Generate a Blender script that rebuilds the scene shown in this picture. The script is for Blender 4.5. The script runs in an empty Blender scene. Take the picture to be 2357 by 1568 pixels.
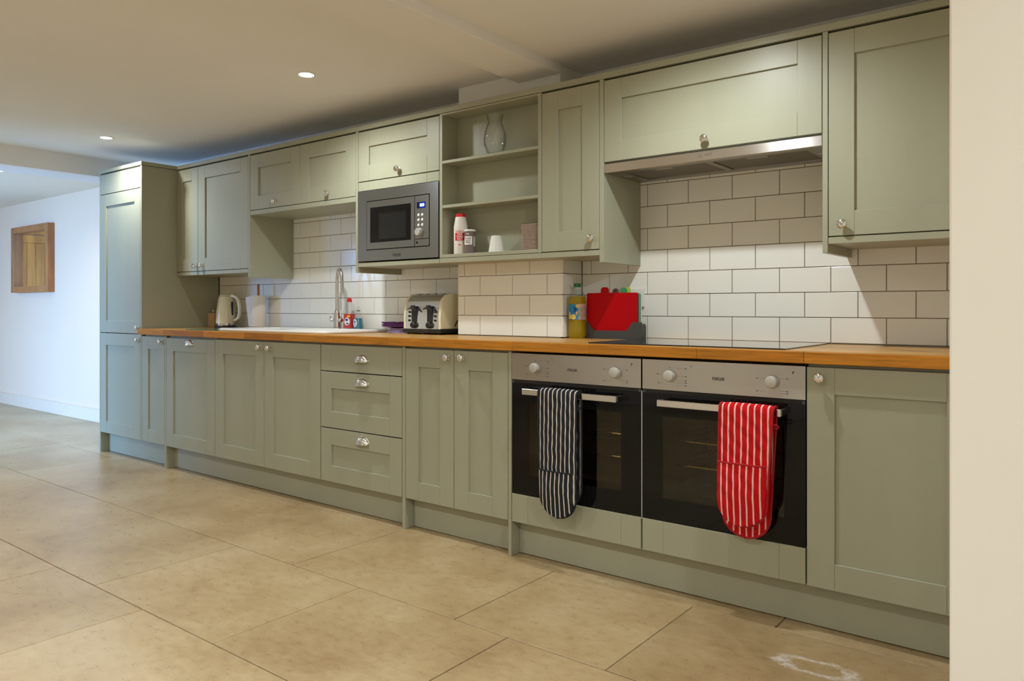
import bpy, bmesh, math, random
from mathutils import Vector, Matrix
random.seed(7)
R = math.radians
scn = bpy.context.scene
COL = scn.collection
PI = math.pi

# ---------------------------------------------------------------- camera
cam_d = bpy.data.cameras.new('camera')
cam_d.sensor_width = 36.0
cam_d.lens = 1751.16 / 2357 * 36
cam_d.shift_y = -75.24 / 2357
cam_d.clip_start = 0.05
cam = bpy.data.objects.new('camera', cam_d)
cam.location = (0.0, -2.5458, 1.0522)
cam.rotation_euler = (R(90), 0, R(37.8055))
COL.objects.link(cam)
scn.camera = cam

# ---------------------------------------------------------------- world and exposure
w = bpy.data.worlds.new('sky'); scn.world = w; w.use_nodes = True
w.node_tree.nodes['Background'].inputs[0].default_value = (0.55, 0.75, 1.0, 1)
w.node_tree.nodes['Background'].inputs[1].default_value = 0.25
scn.view_settings.view_transform = 'Standard'
scn.view_settings.look = 'None'
scn.view_settings.gamma = 1.0
scn.view_settings.use_curve_mapping = False
scn.view_settings.exposure = 0.0
scn.cycles.use_denoising = True
scn.cycles.max_bounces = 12
scn.cycles.diffuse_bounces = 6
scn.cycles.glossy_bounces = 4
scn.cycles.transmission_bounces = 10
scn.cycles.transparent_max_bounces = 16
scn.cycles.sample_clamp_indirect = 6.0
scn.cycles.caustics_refractive = False

# daylight that comes through the window of the far room (the area light stands in its opening)
def window_light(name, loc, rot, sx, sz, power, col):
    d = bpy.data.lights.new(name, 'AREA'); d.shape = 'RECTANGLE'; d.size = sx; d.size_y = sz
    d.energy = power; d.color = col; d.spread = R(140)
    o = bpy.data.objects.new(name, d); o.location = loc; o.rotation_euler = rot; COL.objects.link(o)
    return o
DAY_A = 310
window_light('window_daylight', (-7.3, -3.62, 1.30), (R(58), 0, 0), 1.7, 1.2, DAY_A, (0.17, 0.43, 0.97))
SPOT_FRONT, SPOT_ROOM = 56.0, 95.0
SPOT_COL = (0.94, 1.0, 1.02)

# ---------------------------------------------------------------- materials
M = {}
def nmat(name):
    m = bpy.data.materials.new(name); m.use_nodes = True
    nt = m.node_tree; b = nt.nodes['Principled BSDF']
    M[name] = m
    return m, nt, b
def noise(nt, scale, detail=3, rough=0.5, coord='pos', stretch=(1, 1, 1)):
    if coord == 'pos':
        g = nt.nodes.new('ShaderNodeNewGeometry'); src = g.outputs['Position']
    else:
        g = nt.nodes.new('ShaderNodeTexCoord'); src = g.outputs['Object']
    mp = nt.nodes.new('ShaderNodeMapping'); mp.inputs['Scale'].default_value = stretch
    nt.links.new(src, mp.inputs['Vector'])
    n = nt.nodes.new('ShaderNodeTexNoise'); n.inputs['Scale'].default_value = scale
    n.inputs['Detail'].default_value = detail; n.inputs['Roughness'].default_value = rough
    nt.links.new(mp.outputs[0], n.inputs['Vector'])
    return n
def ramp(nt, fac, stops):
    r = nt.nodes.new('ShaderNodeValToRGB')
    e = r.color_ramp.elements
    while len(e) < len(stops): e.new(0.5)
    for i, (p, c) in enumerate(stops):
        e[i].position = p; e[i].color = tuple(c) + (1,)
    nt.links.new(fac, r.inputs[0]); return r
def mixc(nt, fac, a, b, mode='MIX'):
    m = nt.nodes.new('ShaderNodeMix'); m.data_type = 'RGBA'; m.blend_type = mode
    for s, v in ((0, fac), (6, a), (7, b)):
        if hasattr(v, 'node'): nt.links.new(v, m.inputs[s])
        elif s == 0: m.inputs[0].default_value = v
        else: m.inputs[s].default_value = tuple(v) + (1,)
    return m.outputs[2]
def math_(nt, op, a, b=None):
    m = nt.nodes.new('ShaderNodeMath'); m.operation = op
    for i, v in enumerate((a, b)):
        if v is None: continue
        if hasattr(v, 'node'): nt.links.new(v, m.inputs[i])
        else: m.inputs[i].default_value = v
    return m.outputs[0]
def bump(nt, b, height, strength, dist=0.002):
    n = nt.nodes.new('ShaderNodeBump'); n.inputs['Strength'].default_value = strength
    n.inputs['Distance'].default_value = dist
    nt.links.new(height, n.inputs['Height']); nt.links.new(n.outputs[0], b.inputs['Normal'])
def plain(name, col, rough=0.5, metal=0.0, spec=0.5, var=0.0, nscale=8, bmp=0.0, bscale=200, stretch=(1, 1, 1), coat=0.0, trans=0.0):
    m, nt, b = nmat(name)
    b.inputs['Base Color'].default_value = tuple(col) + (1,)
    b.inputs['Roughness'].default_value = rough; b.inputs['Metallic'].default_value = metal
    b.inputs['Specular IOR Level'].default_value = spec
    b.inputs['Coat Weight'].default_value = coat; b.inputs['Coat Roughness'].default_value = 0.08
    b.inputs['Transmission Weight'].default_value = trans
    n = noise(nt, nscale, 4, 0.55, stretch=stretch)
    lo = tuple(max(0, c * (1 - var)) for c in col); hi = tuple(min(1, c * (1 + var)) for c in col)
    r = ramp(nt, n.outputs[0], [(0.3, lo), (0.7, hi)])
    nt.links.new(r.outputs[0], b.inputs['Base Color'])
    if bmp:
        n2 = noise(nt, bscale, 3, 0.6, stretch=stretch); bump(nt, b, n2.outputs[0], bmp)
    return m
plain('paint', (0.338, 0.336, 0.240), 0.38, var=0.035, nscale=5, bmp=0.10, bscale=260, stretch=(1, 1, 0.05))
plain('plaster', (0.80, 0.78, 0.72), 0.85, var=0.02, nscale=2, bmp=0.06, bscale=40)
plain('ceiling_paint', (0.84, 0.82, 0.80), 0.9, var=0.02, nscale=1.5, bmp=0.05, bscale=30)
plain('cream_wall', (0.86, 0.83, 0.76), 0.85, var=0.02, nscale=1.5, bmp=0.12, bscale=12)
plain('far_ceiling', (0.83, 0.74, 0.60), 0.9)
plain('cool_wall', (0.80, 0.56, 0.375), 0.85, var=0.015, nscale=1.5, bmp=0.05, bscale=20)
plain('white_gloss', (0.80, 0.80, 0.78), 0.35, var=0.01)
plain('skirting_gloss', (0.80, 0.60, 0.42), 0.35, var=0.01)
plain('tile_glaze', (0.83, 0.83, 0.775), 0.13, var=0.02, nscale=3, bmp=0.10, bscale=9)
plain('grout', (0.24, 0.20, 0.155), 0.9, var=0.1, nscale=60)
plain('floor_grout', (0.11, 0.082, 0.055), 0.95, var=0.25, nscale=30)
plain('enamel', (0.86, 0.86, 0.84), 0.12, coat=0.5)
plain('chrome', (0.72, 0.70, 0.67), 0.16, 1.0)
plain('nickel', (0.62, 0.58, 0.52), 0.24, 1.0)
plain('black_plastic', (0.018, 0.018, 0.018), 0.35)
plain('black_glass', (0.006, 0.006, 0.006), 0.05, spec=0.22)
plain('dark_gap', (0.02, 0.018, 0.015), 0.8)
plain('cavity', (0.36, 0.32, 0.23), 0.45, var=0.15, nscale=8)
plain('gold_wire', (0.75, 0.58, 0.28), 0.25, 1.0)
plain('cream_enamel', (0.78, 0.74, 0.52), 0.22, coat=0.15)
plain('paper', (0.78, 0.74, 0.67), 0.9, var=0.02, bmp=0.2, bscale=300)
plain('orange_wood', (0.50, 0.19, 0.05), 0.5, var=0.15, nscale=30, stretch=(1, 1, 0.1))
plain('bamboo', (0.62, 0.42, 0.22), 0.5, var=0.12, nscale=40, stretch=(1, 1, 0.1))
plain('red_plastic', (0.62, 0.012, 0.012), 0.35)
plain('red_board', (0.46, 0.0, 0.004), 0.5, spec=0.15, bmp=0.1, bscale=400)
plain('brown_board', (0.09, 0.05, 0.035), 0.5); plain('green_board', (0.03, 0.26, 0.10), 0.45)
plain('lime_board', (0.42, 0.50, 0.05), 0.45); plain('teal_board', (0.02, 0.22, 0.20), 0.45)
plain('white_plastic', (0.78, 0.77, 0.74), 0.35)
plain('grey_plastic', (0.055, 0.062, 0.064), 0.42)
plain('green_cap', (0.005, 0.12, 0.03), 0.4)
plain('red_liquid', (0.60, 0.006, 0.01), 0.12, coat=0.6)
plain('blue_liquid', (0.0, 0.17, 0.24), 0.12, coat=0.6)
plain('label_blue', (0.0, 0.25, 0.60), 0.35, var=0.1, nscale=60); plain('label_navy', (0.005, 0.03, 0.22), 0.35)
plain('label_yellow', (0.85, 0.55, 0.01), 0.35, var=0.2, nscale=90); plain('label_pale', (0.55, 0.42, 0.38), 0.5, var=0.3, nscale=260, stretch=(0.3, 0.3, 1))
plain('label_white', (0.75, 0.75, 0.74), 0.4); plain('ink', (0.02, 0.02, 0.02), 0.5); plain('ink_soft', (0.11, 0.09, 0.075), 0.5)
plain('taupe', (0.145, 0.105, 0.10), 0.5, var=0.03); plain('salt_white', (0.72, 0.68, 0.62), 0.32)
plain('purple', (0.13, 0.035, 0.20), 0.95, var=0.5, nscale=90, bmp=0.6, bscale=500)
plain('lilac', (0.26, 0.20, 0.38), 0.95, var=0.6, nscale=70, bmp=0.6, bscale=500)
plain('coaster_wood', (0.46, 0.35, 0.26), 0.6, var=0.1, nscale=60); plain('cork', (0.02, 0.012, 0.010), 0.8)
plain('porcelain', (0.74, 0.74, 0.70), 0.18, coat=0.3)
plain('green_glass', (0.05, 0.16, 0.085), 0.08, coat=0.5)
plain('frame_oak', (0.40, 0.15, 0.045), 0.45, var=0.22, nscale=14, bmp=0.1, bscale=90, stretch=(1, 1, 0.2))
plain('door_oak', (0.80, 0.36, 0.07), 0.5, var=0.25, nscale=10, bmp=0.1, bscale=90, stretch=(1, 1, 0.12))
plain('filter_mesh', (0.20, 0.18, 0.155), 0.5, 0.6, var=0.1, nscale=300)
plain('window_screen', (0.055, 0.068, 0.08), 0.4)
plain('mirror', (0.93, 0.94, 0.94), 0.0, 1.0)
plain('silver_plastic', (0.50, 0.49, 0.45), 0.38, 0.35)

def stainless(name, col, rough, ani):
    m, nt, b = nmat(name)
    b.inputs['Base Color'].default_value = tuple(col) + (1,)
    b.inputs['Metallic'].default_value = 1.0; b.inputs['Roughness'].default_value = rough
    b.inputs['Anisotropic'].default_value = ani
    t = nt.nodes.new('ShaderNodeCombineXYZ'); t.inputs[2].default_value = 1.0
    nt.links.new(t.outputs[0], b.inputs['Tangent'])
    n = noise(nt, 1.0, 3, 0.7, stretch=(12, 12, 900))
    bump(nt, b, n.outputs[0], 0.05, 0.001)
stainless('steel', (0.46, 0.44, 0.415), 0.30, 0.85)
stainless('toaster_steel_daylight_tint', (0.74, 0.80, 0.88), 0.08, 0.3)  # blue in the base colour stands in for window light mirrored by the chrome
stainless('micro_steel_daylight_tint', (0.33, 0.355, 0.375), 0.30, 0.8)  # bluish base colour imitates a daylit room reflected in the steel
stainless('steel_dark', (0.40, 0.385, 0.36), 0.32, 0.85)
stainless('steel_bright', (0.62, 0.59, 0.56), 0.26, 0.9)

def glassy(name, tint, edge, refl=1.0, base=0.0, col=(0, 0, 0)):
    """thin-walled clear material: tinted transparency plus Fresnel reflection"""
    m = bpy.data.materials.new(name); m.use_nodes = True; nt = m.node_tree; M[name] = m
    nt.nodes.remove(nt.nodes['Principled BSDF']); out = nt.nodes['Material Output']
    tr = nt.nodes.new('ShaderNodeBsdfTransparent'); gl = nt.nodes.new('ShaderNodeBsdfGlossy'); gl.inputs['Roughness'].default_value = 0.02
    lw = nt.nodes.new('ShaderNodeLayerWeight'); lw.inputs['Blend'].default_value = 0.35
    c = mixc(nt, math_(nt, 'POWER', lw.outputs['Facing'], 2.2), tint, edge); nt.links.new(c, tr.inputs['Color'])
    lf = nt.nodes.new('ShaderNodeLayerWeight'); lf.inputs['Blend'].default_value = 0.5
    fz_ = math_(nt, 'ADD', math_(nt, 'MULTIPLY', math_(nt, 'POWER', lf.outputs['Facing'], 4.0), 0.85), 0.045)
    mx = nt.nodes.new('ShaderNodeMixShader')
    nt.links.new(math_(nt, 'MULTIPLY', fz_, refl), mx.inputs[0])
    nt.links.new(tr.outputs[0], mx.inputs[1]); nt.links.new(gl.outputs[0], mx.inputs[2])
    last = mx.outputs[0]
    if base:
        df = nt.nodes.new('ShaderNodeBsdfDiffuse'); df.inputs[0].default_value = tuple(col) + (1,)
        m2 = nt.nodes.new('ShaderNodeMixShader'); m2.inputs[0].default_value = base
        nt.links.new(last, m2.inputs[1]); nt.links.new(df.outputs[0], m2.inputs[2]); last = m2.outputs[0]
    nt.links.new(last, out.inputs['Surface'])
glassy('clear_glass', (0.98, 0.985, 0.98), (0.46, 0.50, 0.48), 0.8)
glassy('clear_plastic', (0.96, 0.97, 0.97), (0.70, 0.72, 0.72), 0.8, 0.02, (0.7, 0.7, 0.7))
glassy('oven_glass', (0.66, 0.63, 0.54), (0.35, 0.33, 0.28), 0.8)
glassy('micro_glass', (0.35, 0.37, 0.38), (0.2, 0.2, 0.2), 1.3)
glassy('window_glass', (0.95, 0.97, 0.98), (0.8, 0.85, 0.85), 1.0)
glassy('oil', (0.90, 0.76, 0.10), (0.55, 0.40, 0.02), 1.0, 0.34, (0.56, 0.42, 0.02))

# hob glass: black, slightly speckled gloss
m, nt, b = nmat('hob_glass'); b.inputs['Base Color'].default_value = (0.012, 0.012, 0.013, 1); b.inputs['Roughness'].default_value = 0.06
b.inputs['Coat Weight'].default_value = 0.6; b.inputs['Coat Roughness'].default_value = 0.02

# limestone floor
m, nt, b = nmat('limestone')
n1 = noise(nt, 1.6, 6, 0.62); n2 = noise(nt, 24, 6, 0.75, stretch=(0.8, 1.3, 1)); n3 = noise(nt, 130, 2, 0.6)
oi = nt.nodes.new('ShaderNodeObjectInfo')
c1 = ramp(nt, n1.outputs[0], [(0.30, (0.31, 0.205, 0.095)), (0.5, (0.42, 0.305, 0.160)), (0.70, (0.50, 0.395, 0.235))])
c2 = ramp(nt, n2.outputs[0], [(0.34, (0.74, 0.67, 0.58)), (0.58, (1, 1, 1)), (0.75, (1.0, 1.0, 0.98))])
c3 = ramp(nt, n3.outputs[0], [(0.27, (0.55, 0.47, 0.38)), (0.36, (1, 1, 1))])
x = mixc(nt, 0.55, c1.outputs[0], c2.outputs[0], 'MULTIPLY'); x = mixc(nt, 0.6, x, c3.outputs[0], 'MULTIPLY')
tv = ramp(nt, oi.outputs['Random'], [(0, (0.90, 0.89, 0.87)), (1, (1.06, 1.06, 1.06))])
x = mixc(nt, 1.0, x, tv.outputs[0], 'MULTIPLY')
# a chalky scuffed ring that someone left on one tile
g = nt.nodes.new('ShaderNodeNewGeometry'); sp = nt.nodes.new('ShaderNodeSeparateXYZ'); nt.links.new(g.outputs['Position'], sp.inputs[0])
dn = noise(nt, 14, 4, 0.7)
ax = math_(nt, 'ADD', math_(nt, 'DIVIDE', math_(nt, 'SUBTRACT', sp.outputs[0], -0.665), 0.105), math_(nt, 'MULTIPLY', math_(nt, 'SUBTRACT', dn.outputs[0], 0.5), 1.1))
ay = math_(nt, 'ADD', math_(nt, 'DIVIDE', math_(nt, 'SUBTRACT', sp.outputs[1], -0.245), 0.045), math_(nt, 'MULTIPLY', math_(nt, 'SUBTRACT', dn.outputs[0], 0.5), 1.4))
rr = math_(nt, 'SQRT', math_(nt, 'ADD', math_(nt, 'MULTIPLY', ax, ax), math_(nt, 'MULTIPLY', ay, ay)))
ring = math_(nt, 'ABSOLUTE', math_(nt, 'SUBTRACT', rr, 1.0))
rm = ramp(nt, ring, [(0.05, (0.75, 0.75, 0.75)), (0.30, (0, 0, 0))])
dn2 = noise(nt, 45, 3, 0.7); dm = ramp(nt, dn2.outputs[0], [(0.35, (0.1, 0.1, 0.1)), (0.6, (1, 1, 1))])
sf = mixc(nt, 1.0, rm.outputs[0], dm.outputs[0], 'MULTIPLY')
x = mixc(nt, sf, x, (0.66, 0.62, 0.56))
nt.links.new(x, b.inputs['Base Color'])
b.inputs['Roughness'].default_value = 0.42
rg = ramp(nt, n2.outputs[0], [(0.3, (0.24, 0.24, 0.24)), (0.7, (0.40, 0.40, 0.40))]); nt.links.new(rg.outputs[0], b.inputs['Roughness'])
bump(nt, b, n2.outputs[0], 0.10, 0.004)

# oiled oak: staves told apart on top, grain along x
def oak(name, tint, top):
    m, nt, b = nmat(name)
    g = nt.nodes.new('ShaderNodeNewGeometry'); sp = nt.nodes.new('ShaderNodeSeparateXYZ'); nt.links.new(g.outputs['Position'], sp.inputs[0])
    gr = noise(nt, 1.0, 5, 0.65, stretch=(5, 60, 110)); fine = noise(nt, 1.0, 3, 0.6, stretch=(14, 260, 320))
    knot = noise(nt, 3.3, 2, 0.4, stretch=(1, 3, 3))
    c = ramp(nt, gr.outputs[0], [(0.25, tuple(v * 0.62 for v in tint)), (0.5, tint), (0.78, tuple(min(1, v * 1.35) for v in tint))])
    f = ramp(nt, fine.outputs[0], [(0.3, (0.80, 0.76, 0.70)), (0.6, (1, 1, 1))])
    x = mixc(nt, 0.8, c.outputs[0], f.outputs[0], 'MULTIPLY')
    k = ramp(nt, knot.outputs[0], [(0.22, (0.35, 0.25, 0.18)), (0.32, (1, 1, 1))]); x = mixc(nt, 0.8, x, k.outputs[0], 'MULTIPLY')
    if top:
        row = math_(nt, 'FLOOR', math_(nt, 'DIVIDE', sp.outputs[1], 0.04))
        wn = nt.nodes.new('ShaderNodeTexWhiteNoise'); wn.noise_dimensions = '2D'
        off = nt.nodes.new('ShaderNodeTexWhiteNoise'); off.noise_dimensions = '1D'; nt.links.new(row, off.inputs['W'])
        colx = math_(nt, 'FLOOR', math_(nt, 'ADD', math_(nt, 'DIVIDE', sp.outputs[0], 0.42), math_(nt, 'MULTIPLY', off.outputs['Value'], 5.0)))
        cv = nt.nodes.new('ShaderNodeCombineXYZ'); nt.links.new(row, cv.inputs[0]); nt.links.new(colx, cv.inputs[1])
        nt.links.new(cv.outputs[0], wn.inputs['Vector'])
        rnd = wn.outputs['Value']
    else:
        oi = nt.nodes.new('ShaderNodeObjectInfo'); rnd = oi.outputs['Random']
    t = ramp(nt, rnd, [(0, (0.78, 0.72, 0.66)), (0.5, (1, 1, 1)), (1, (1.15, 1.12, 1.05))])
    x = mixc(nt, 1.0, x, t.outputs[0], 'MULTIPLY'); nt.links.new(x, b.inputs['Base Color'])
    b.inputs['Roughness'].default_value = 0.33 if top else 0.4; b.inputs['Specular IOR Level'].default_value = 0.5 if top else 0.25
    bump(nt, b, fine.outputs[0], 0.05, 0.001)
oak('oak_edge', (0.50, 0.20, 0.020), False)
oak('oak_top', (0.56, 0.31, 0.085), True)

def stripes(name, base, stripe, pitch, width, wob, seed):
    m, nt, b = nmat(name)
    tc = nt.nodes.new('ShaderNodeTexCoord'); sp = nt.nodes.new('ShaderNodeSeparateXYZ'); nt.links.new(tc.outputs['Object'], sp.inputs[0])
    n = noise(nt, 18, 2, 0.5, coord='obj', stretch=(0.5, 1, 1)); n.inputs['Vector']
    xx = math_(nt, 'ADD', sp.outputs[0], math_(nt, 'MULTIPLY', math_(nt, 'SUBTRACT', n.outputs[0], 0.5), wob))
    fr = math_(nt, 'FRACT', math_(nt, 'ADD', math_(nt, 'DIVIDE', xx, pitch), 100 + seed))
    d = math_(nt, 'ABSOLUTE', math_(nt, 'SUBTRACT', fr, 0.5))
    rmp = ramp(nt, d, [(width * 0.5 - 0.03, (1, 1, 1)), (width * 0.5 + 0.03, (0, 0, 0))])
    fuzz = noise(nt, 420, 2, 0.6, coord='obj')
    bs = ramp(nt, fuzz.outputs[0], [(0.3, tuple(c * 0.7 for c in base)), (0.7, tuple(c * 1.3 for c in base))])
    x = mixc(nt, rmp.outputs[0], bs.outputs[0], stripe); nt.links.new(x, b.inputs['Base Color'])
    b.inputs['Roughness'].default_value = 0.95; b.inputs['Specular IOR Level'].default_value = 0.15
    q = nt.nodes.new('ShaderNodeTexWave'); q.wave_type = 'BANDS'; q.bands_direction = 'DIAGONAL'; q.inputs['Scale'].default_value = 11; q.inputs['Distortion'].default_value = 1.5
    nt.links.new(tc.outputs['Object'], q.inputs['Vector'])
    bump(nt, b, q.outputs[1], 0.5, 0.006)
stripes('navy_stripe', (0.022, 0.024, 0.030), (0.66, 0.60, 0.52), 0.0202, 0.22, 0.008, 0.3)
stripes('red_stripe', (0.62, 0.006, 0.012), (0.74, 0.64, 0.55), 0.0222, 0.23, 0.005, 0.1)
plain('navy_piping', (0.008, 0.009, 0.014), 0.9); plain('red_piping', (0.40, 0.004, 0.010), 0.9)

def emit(name, col, s):
    m = bpy.data.materials.new(name); m.use_nodes = True; nt = m.node_tree; M[name] = m
    nt.nodes.remove(nt.nodes['Principled BSDF']); e = nt.nodes.new('ShaderNodeEmission')
    e.inputs[0].default_value = tuple(col) + (1,); e.inputs[1].default_value = s
    nt.links.new(e.outputs[0], nt.nodes['Material Output'].inputs['Surface'])
emit('lamp_lens', (1.0, 0.96, 0.88), 60.0)
emit('lcd_blue', (0.01, 0.05, 0.55), 0.7)
emit('lcd_digit', (0.70, 0.85, 1.0), 3.0)

# ---------------------------------------------------------------- mesh helpers
class B:
    """collects shapes (in world coordinates) and links them as ONE mesh object"""
    def __init__(s): s.bm = bmesh.new(); s.mi = 0
    def _add(s, vs, fs, smooth=False):
        v = [s.bm.verts.new(p) for p in vs]; out = []
        for f in fs:
            try: q = s.bm.faces.new([v[i] for i in f]); q.material_index = s.mi; q.smooth = smooth; out.append(q)
            except ValueError: pass
        return v, out
    def box(s, x0, x1, y0, y1, z0, z1, bev=0.0, seg=1):
        x0, x1 = min(x0, x1), max(x0, x1); y0, y1 = min(y0, y1), max(y0, y1); z0, z1 = min(z0, z1), max(z0, z1)
        p = [(x, y, z) for z in (z0, z1) for y in (y0, y1) for x in (x0, x1)]
        v, f = s._add(p, [(0, 2, 3, 1), (4, 5, 7, 6), (0, 1, 5, 4), (2, 6, 7, 3), (0, 4, 6, 2), (1, 3, 7, 5)])
        if bev:
            ed = list({e for q in f for e in q.edges})
            r = bmesh.ops.bevel(s.bm, geom=ed, offset=bev, segments=seg, profile=0.5, affect='EDGES', clamp_overlap=True)
            for q in r['faces']: q.material_index = s.mi
        return s
    def lathe(s, prof, c=(0, 0, 0), seg=24, axis='z', flute=None, smooth=True):
        vs = []; fs = []; n = len(prof)
        for j in range(seg):
            a = 2 * PI * j / seg
            for r, h in prof:
                rr = r * (flute(a) if flute else 1)
                x, y = rr * math.cos(a), rr * math.sin(a)
                p = {'z': (x, y, h), 'y': (x, h, y), 'x': (h, x, y)}[axis]
                vs.append((c[0] + p[0], c[1] + p[1], c[2] + p[2]))
        for j in range(seg):
            k = (j + 1) % seg
            for i in range(n - 1):
                fs.append((j * n + i, k * n + i, k * n + i + 1, j * n + i + 1))
        for i, rev in ((0, True), (n - 1, False)):
            if prof[i][0] > 1e-6: fs.append(tuple((j * n + i) for j in (range(seg) if not rev else reversed(range(seg)))))
        v, _ = s._add(vs, fs, smooth)
        bmesh.ops.remove_doubles(s.bm, verts=v, dist=1e-6)
        return s
    def tube(s, pts, r, seg=10, smooth=True, flat=1.0):
        pts = [Vector(p) for p in pts]; n = len(pts); vs = []; fs = []
        up = None
        for i, p in enumerate(pts):
            t = (pts[min(i + 1, n - 1)] - pts[max(i - 1, 0)]).normalized()
            if up is None:
                up = Vector((0, 0, 1)) if abs(t.z) < 0.9 else Vector((1, 0, 0))
            a = t.cross(up)
            if a.length < 1e-6: a = t.cross(Vector((0, 1, 0)))
            a.normalize(); bb = a.cross(t).normalized(); up = bb
            rr = r[i] if isinstance(r, (list, tuple)) else r
            for j in range(seg):
                q = 2 * PI * j / seg
                vs.append(p + a * (rr * math.cos(q)) + bb * (rr * flat * math.sin(q)))
        for i in range(n - 1):
            for j in range(seg):
                k = (j + 1) % seg
                fs.append((i * seg + j, i * seg + k, (i + 1) * seg + k, (i + 1) * seg + j))
        fs.append(tuple(range(seg))); fs.append(tuple(reversed(range((n - 1) * seg, n * seg))))
        s._add(vs, fs, smooth); return s
    def prism(s, poly, plane, a0, a1, bev=0.0, smooth=False):
        """poly: 2D points; plane 'xz' extruded along y, 'yz' along x, 'xy' along z"""
        def P(q, a): return {'xz': (q[0], a, q[1]), 'yz': (a, q[0], q[1]), 'xy': (q[0], q[1], a)}[plane]
        n = len(poly); vs = [P(q, a0) for q in poly] + [P(q, a1) for q in poly]
        v, f = s._add(vs, [tuple(range(n)), tuple(reversed(range(n, 2 * n)))] + [(i, (i + 1) % n, n + (i + 1) % n, n + i) for i in range(n)], smooth)
        if bev:
            ed = list({e for q in f[:2] for e in q.edges})
            bmesh.ops.bevel(s.bm, geom=ed, offset=bev, segments=2, profile=0.5, affect='EDGES', clamp_overlap=True)
        return s
    def grid(s, rows, smooth=True, closed=False):
        n = len(rows[0]); vs = [p for r in rows for p in r]
        fs = [(i * n + j, i * n + j + 1, (i + 1) * n + j + 1, (i + 1) * n + j) for i in range(len(rows) - 1) for j in range(n - 1)]
        s._add(vs, fs, smooth); return s
ORG = {}
def link(o, parent, org):
    if parent is not None: o.parent = parent; po = ORG[parent]
    else: po = Vector((0, 0, 0))
    o.location = org - po; ORG[o] = org; COL.objects.link(o)
def build(bb, name, mats, parent=None, org=None, label=None, angle=35):
    if org is None: org = ORG[parent] if parent is not None else Vector((0, 0, 0))
    org = Vector(org)
    bmesh.ops.recalc_face_normals(bb.bm, faces=bb.bm.faces)
    bmesh.ops.translate(bb.bm, verts=bb.bm.verts, vec=-org)
    me = bpy.data.meshes.new(name); bb.bm.to_mesh(me); bb.bm.free()
    for mm in (mats if isinstance(mats, (list, tuple)) else [mats]): me.materials.append(M[mm])
    if any(p.use_smooth for p in me.polygons): me.set_sharp_from_angle(angle=R(angle))
    o = bpy.data.objects.new(name, me); link(o, parent, org)
    if label: o['label'] = label
    return o
def thing(name, label, cat, loc, group=None):
    o = bpy.data.objects.new(name, None); o.empty_display_size = 0.05; link(o, None, Vector(loc))
    o['label'] = label; o['category'] = cat
    if group: o['group'] = group
    return o
def tag(o, label, cat, group=None):
    o['label'] = label; o['category'] = cat
    if group: o['group'] = group
    return o
def struct(o, kind='structure'): o['kind'] = kind; return o
def inst(mesh, name, parent, loc, rot=(0, 0, 0), scale=(1, 1, 1), label=None):
    o = bpy.data.objects.new(name, mesh); link(o, parent, Vector(loc)); o.rotation_euler = rot; o.scale = scale
    if label: o['label'] = label
    return o
def text_bm(bb, s, size, fn, align='CENTER', bold=0.0):
    """letters as geometry: fn maps (x, y) of the flat text to a world point"""
    c = bpy.data.curves.new('t', 'FONT'); c.body = s; c.size = size; c.align_x = align; c.align_y = 'CENTER'; c.offset = bold; c.resolution_u = 3
    o = bpy.data.objects.new('t', c); COL.objects.link(o)
    dg = bpy.context.evaluated_depsgraph_get(); me = o.evaluated_get(dg).to_mesh()
    vs = [fn(v.co.x, v.co.y) for v in me.vertices]; fs = [tuple(p.vertices) for p in me.polygons]
    bb._add(vs, fs); o.evaluated_get(dg).to_mesh_clear()
    bpy.data.objects.remove(o); bpy.data.curves.remove(c)
def flat_text(s, size, x, y, z, name, mat, parent, bold=0.0, sx=1.0):
    b = B(); text_bm(b, s, size, lambda u, v: (x + u * sx, y, z + v), bold=bold)
    return build(b, name, mat, parent)

CZ = 2.19            # kitchen ceiling
YT = 0.578           # face of the wall tiles
YW = 0.60            # plaster behind them
XR = -0.24           # the return wall at the right end of the run

# ================================================================ SETTING
# ---- floor of stone slabs
fl = struct(build(B().box(-10.95, 2.6, -4.8, 0.9, -0.08, -0.0025), 'floor', 'floor_grout'))
rows = [(-0.037, 0.66, [-8.08, -6.23, -4.60, -3.4, -2.17, -0.85, 0.2]),
        (-0.635, -0.037, [-8.9, -8.0, -7.3, -6.41, -5.50, -4.085, -3.36, -2.62, -1.73, -1.14, -0.24]),
        (-1.238, -0.635, [-9.1, -8.2, -7.4, -6.1, -5.28, -3.84, -3.02, -2.205, -1.50, -0.6]),
        (-1.84, -1.238, [-8.4, -7.2, -6.3, -5.1, -4.2, -3.355, -2.645, -1.8, -1.2, -0.4]),
        (-2.44, -1.84, [-8.9, -7.9, -6.9, -5.8, -4.7, -3.8, -2.9, -2.1, -1.3, -0.5]),
        (-3.04, -2.44, [-9.4, -8.3, -7.2, -6.3, -5.3, -4.1, -3.2, -2.4, -1.6, -0.7]),
        (-3.64, -3.04, [-9.0, -8.0, -7.0, -6.0, -5.0, -4.0, -3.0, -2.2, -1.3, -0.4]),
        (-4.75, -3.64, [-9.4, -8.4, -7.4, -6.4, -5.4, -4.4, -3.5, -2.5, -1.5, -0.5])]
for y0, y1, js in rows:
    xs = [-10.9] + js
    while xs[-1] < 2.3: xs.append(min(2.55, xs[-1] + 0.9))
    for a, c in zip(xs[:-1], xs[1:]):
        g = 0.0019
        zt = random.uniform(-0.0006, 0.0004)
        o = build(B().box(a + g, c - g, y0 + g, y1 - g, -0.012, zt, 0.0012), 'stone_tile', 'limestone', fl, ((a + c) / 2, (y0 + y1) / 2, 0))

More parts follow.
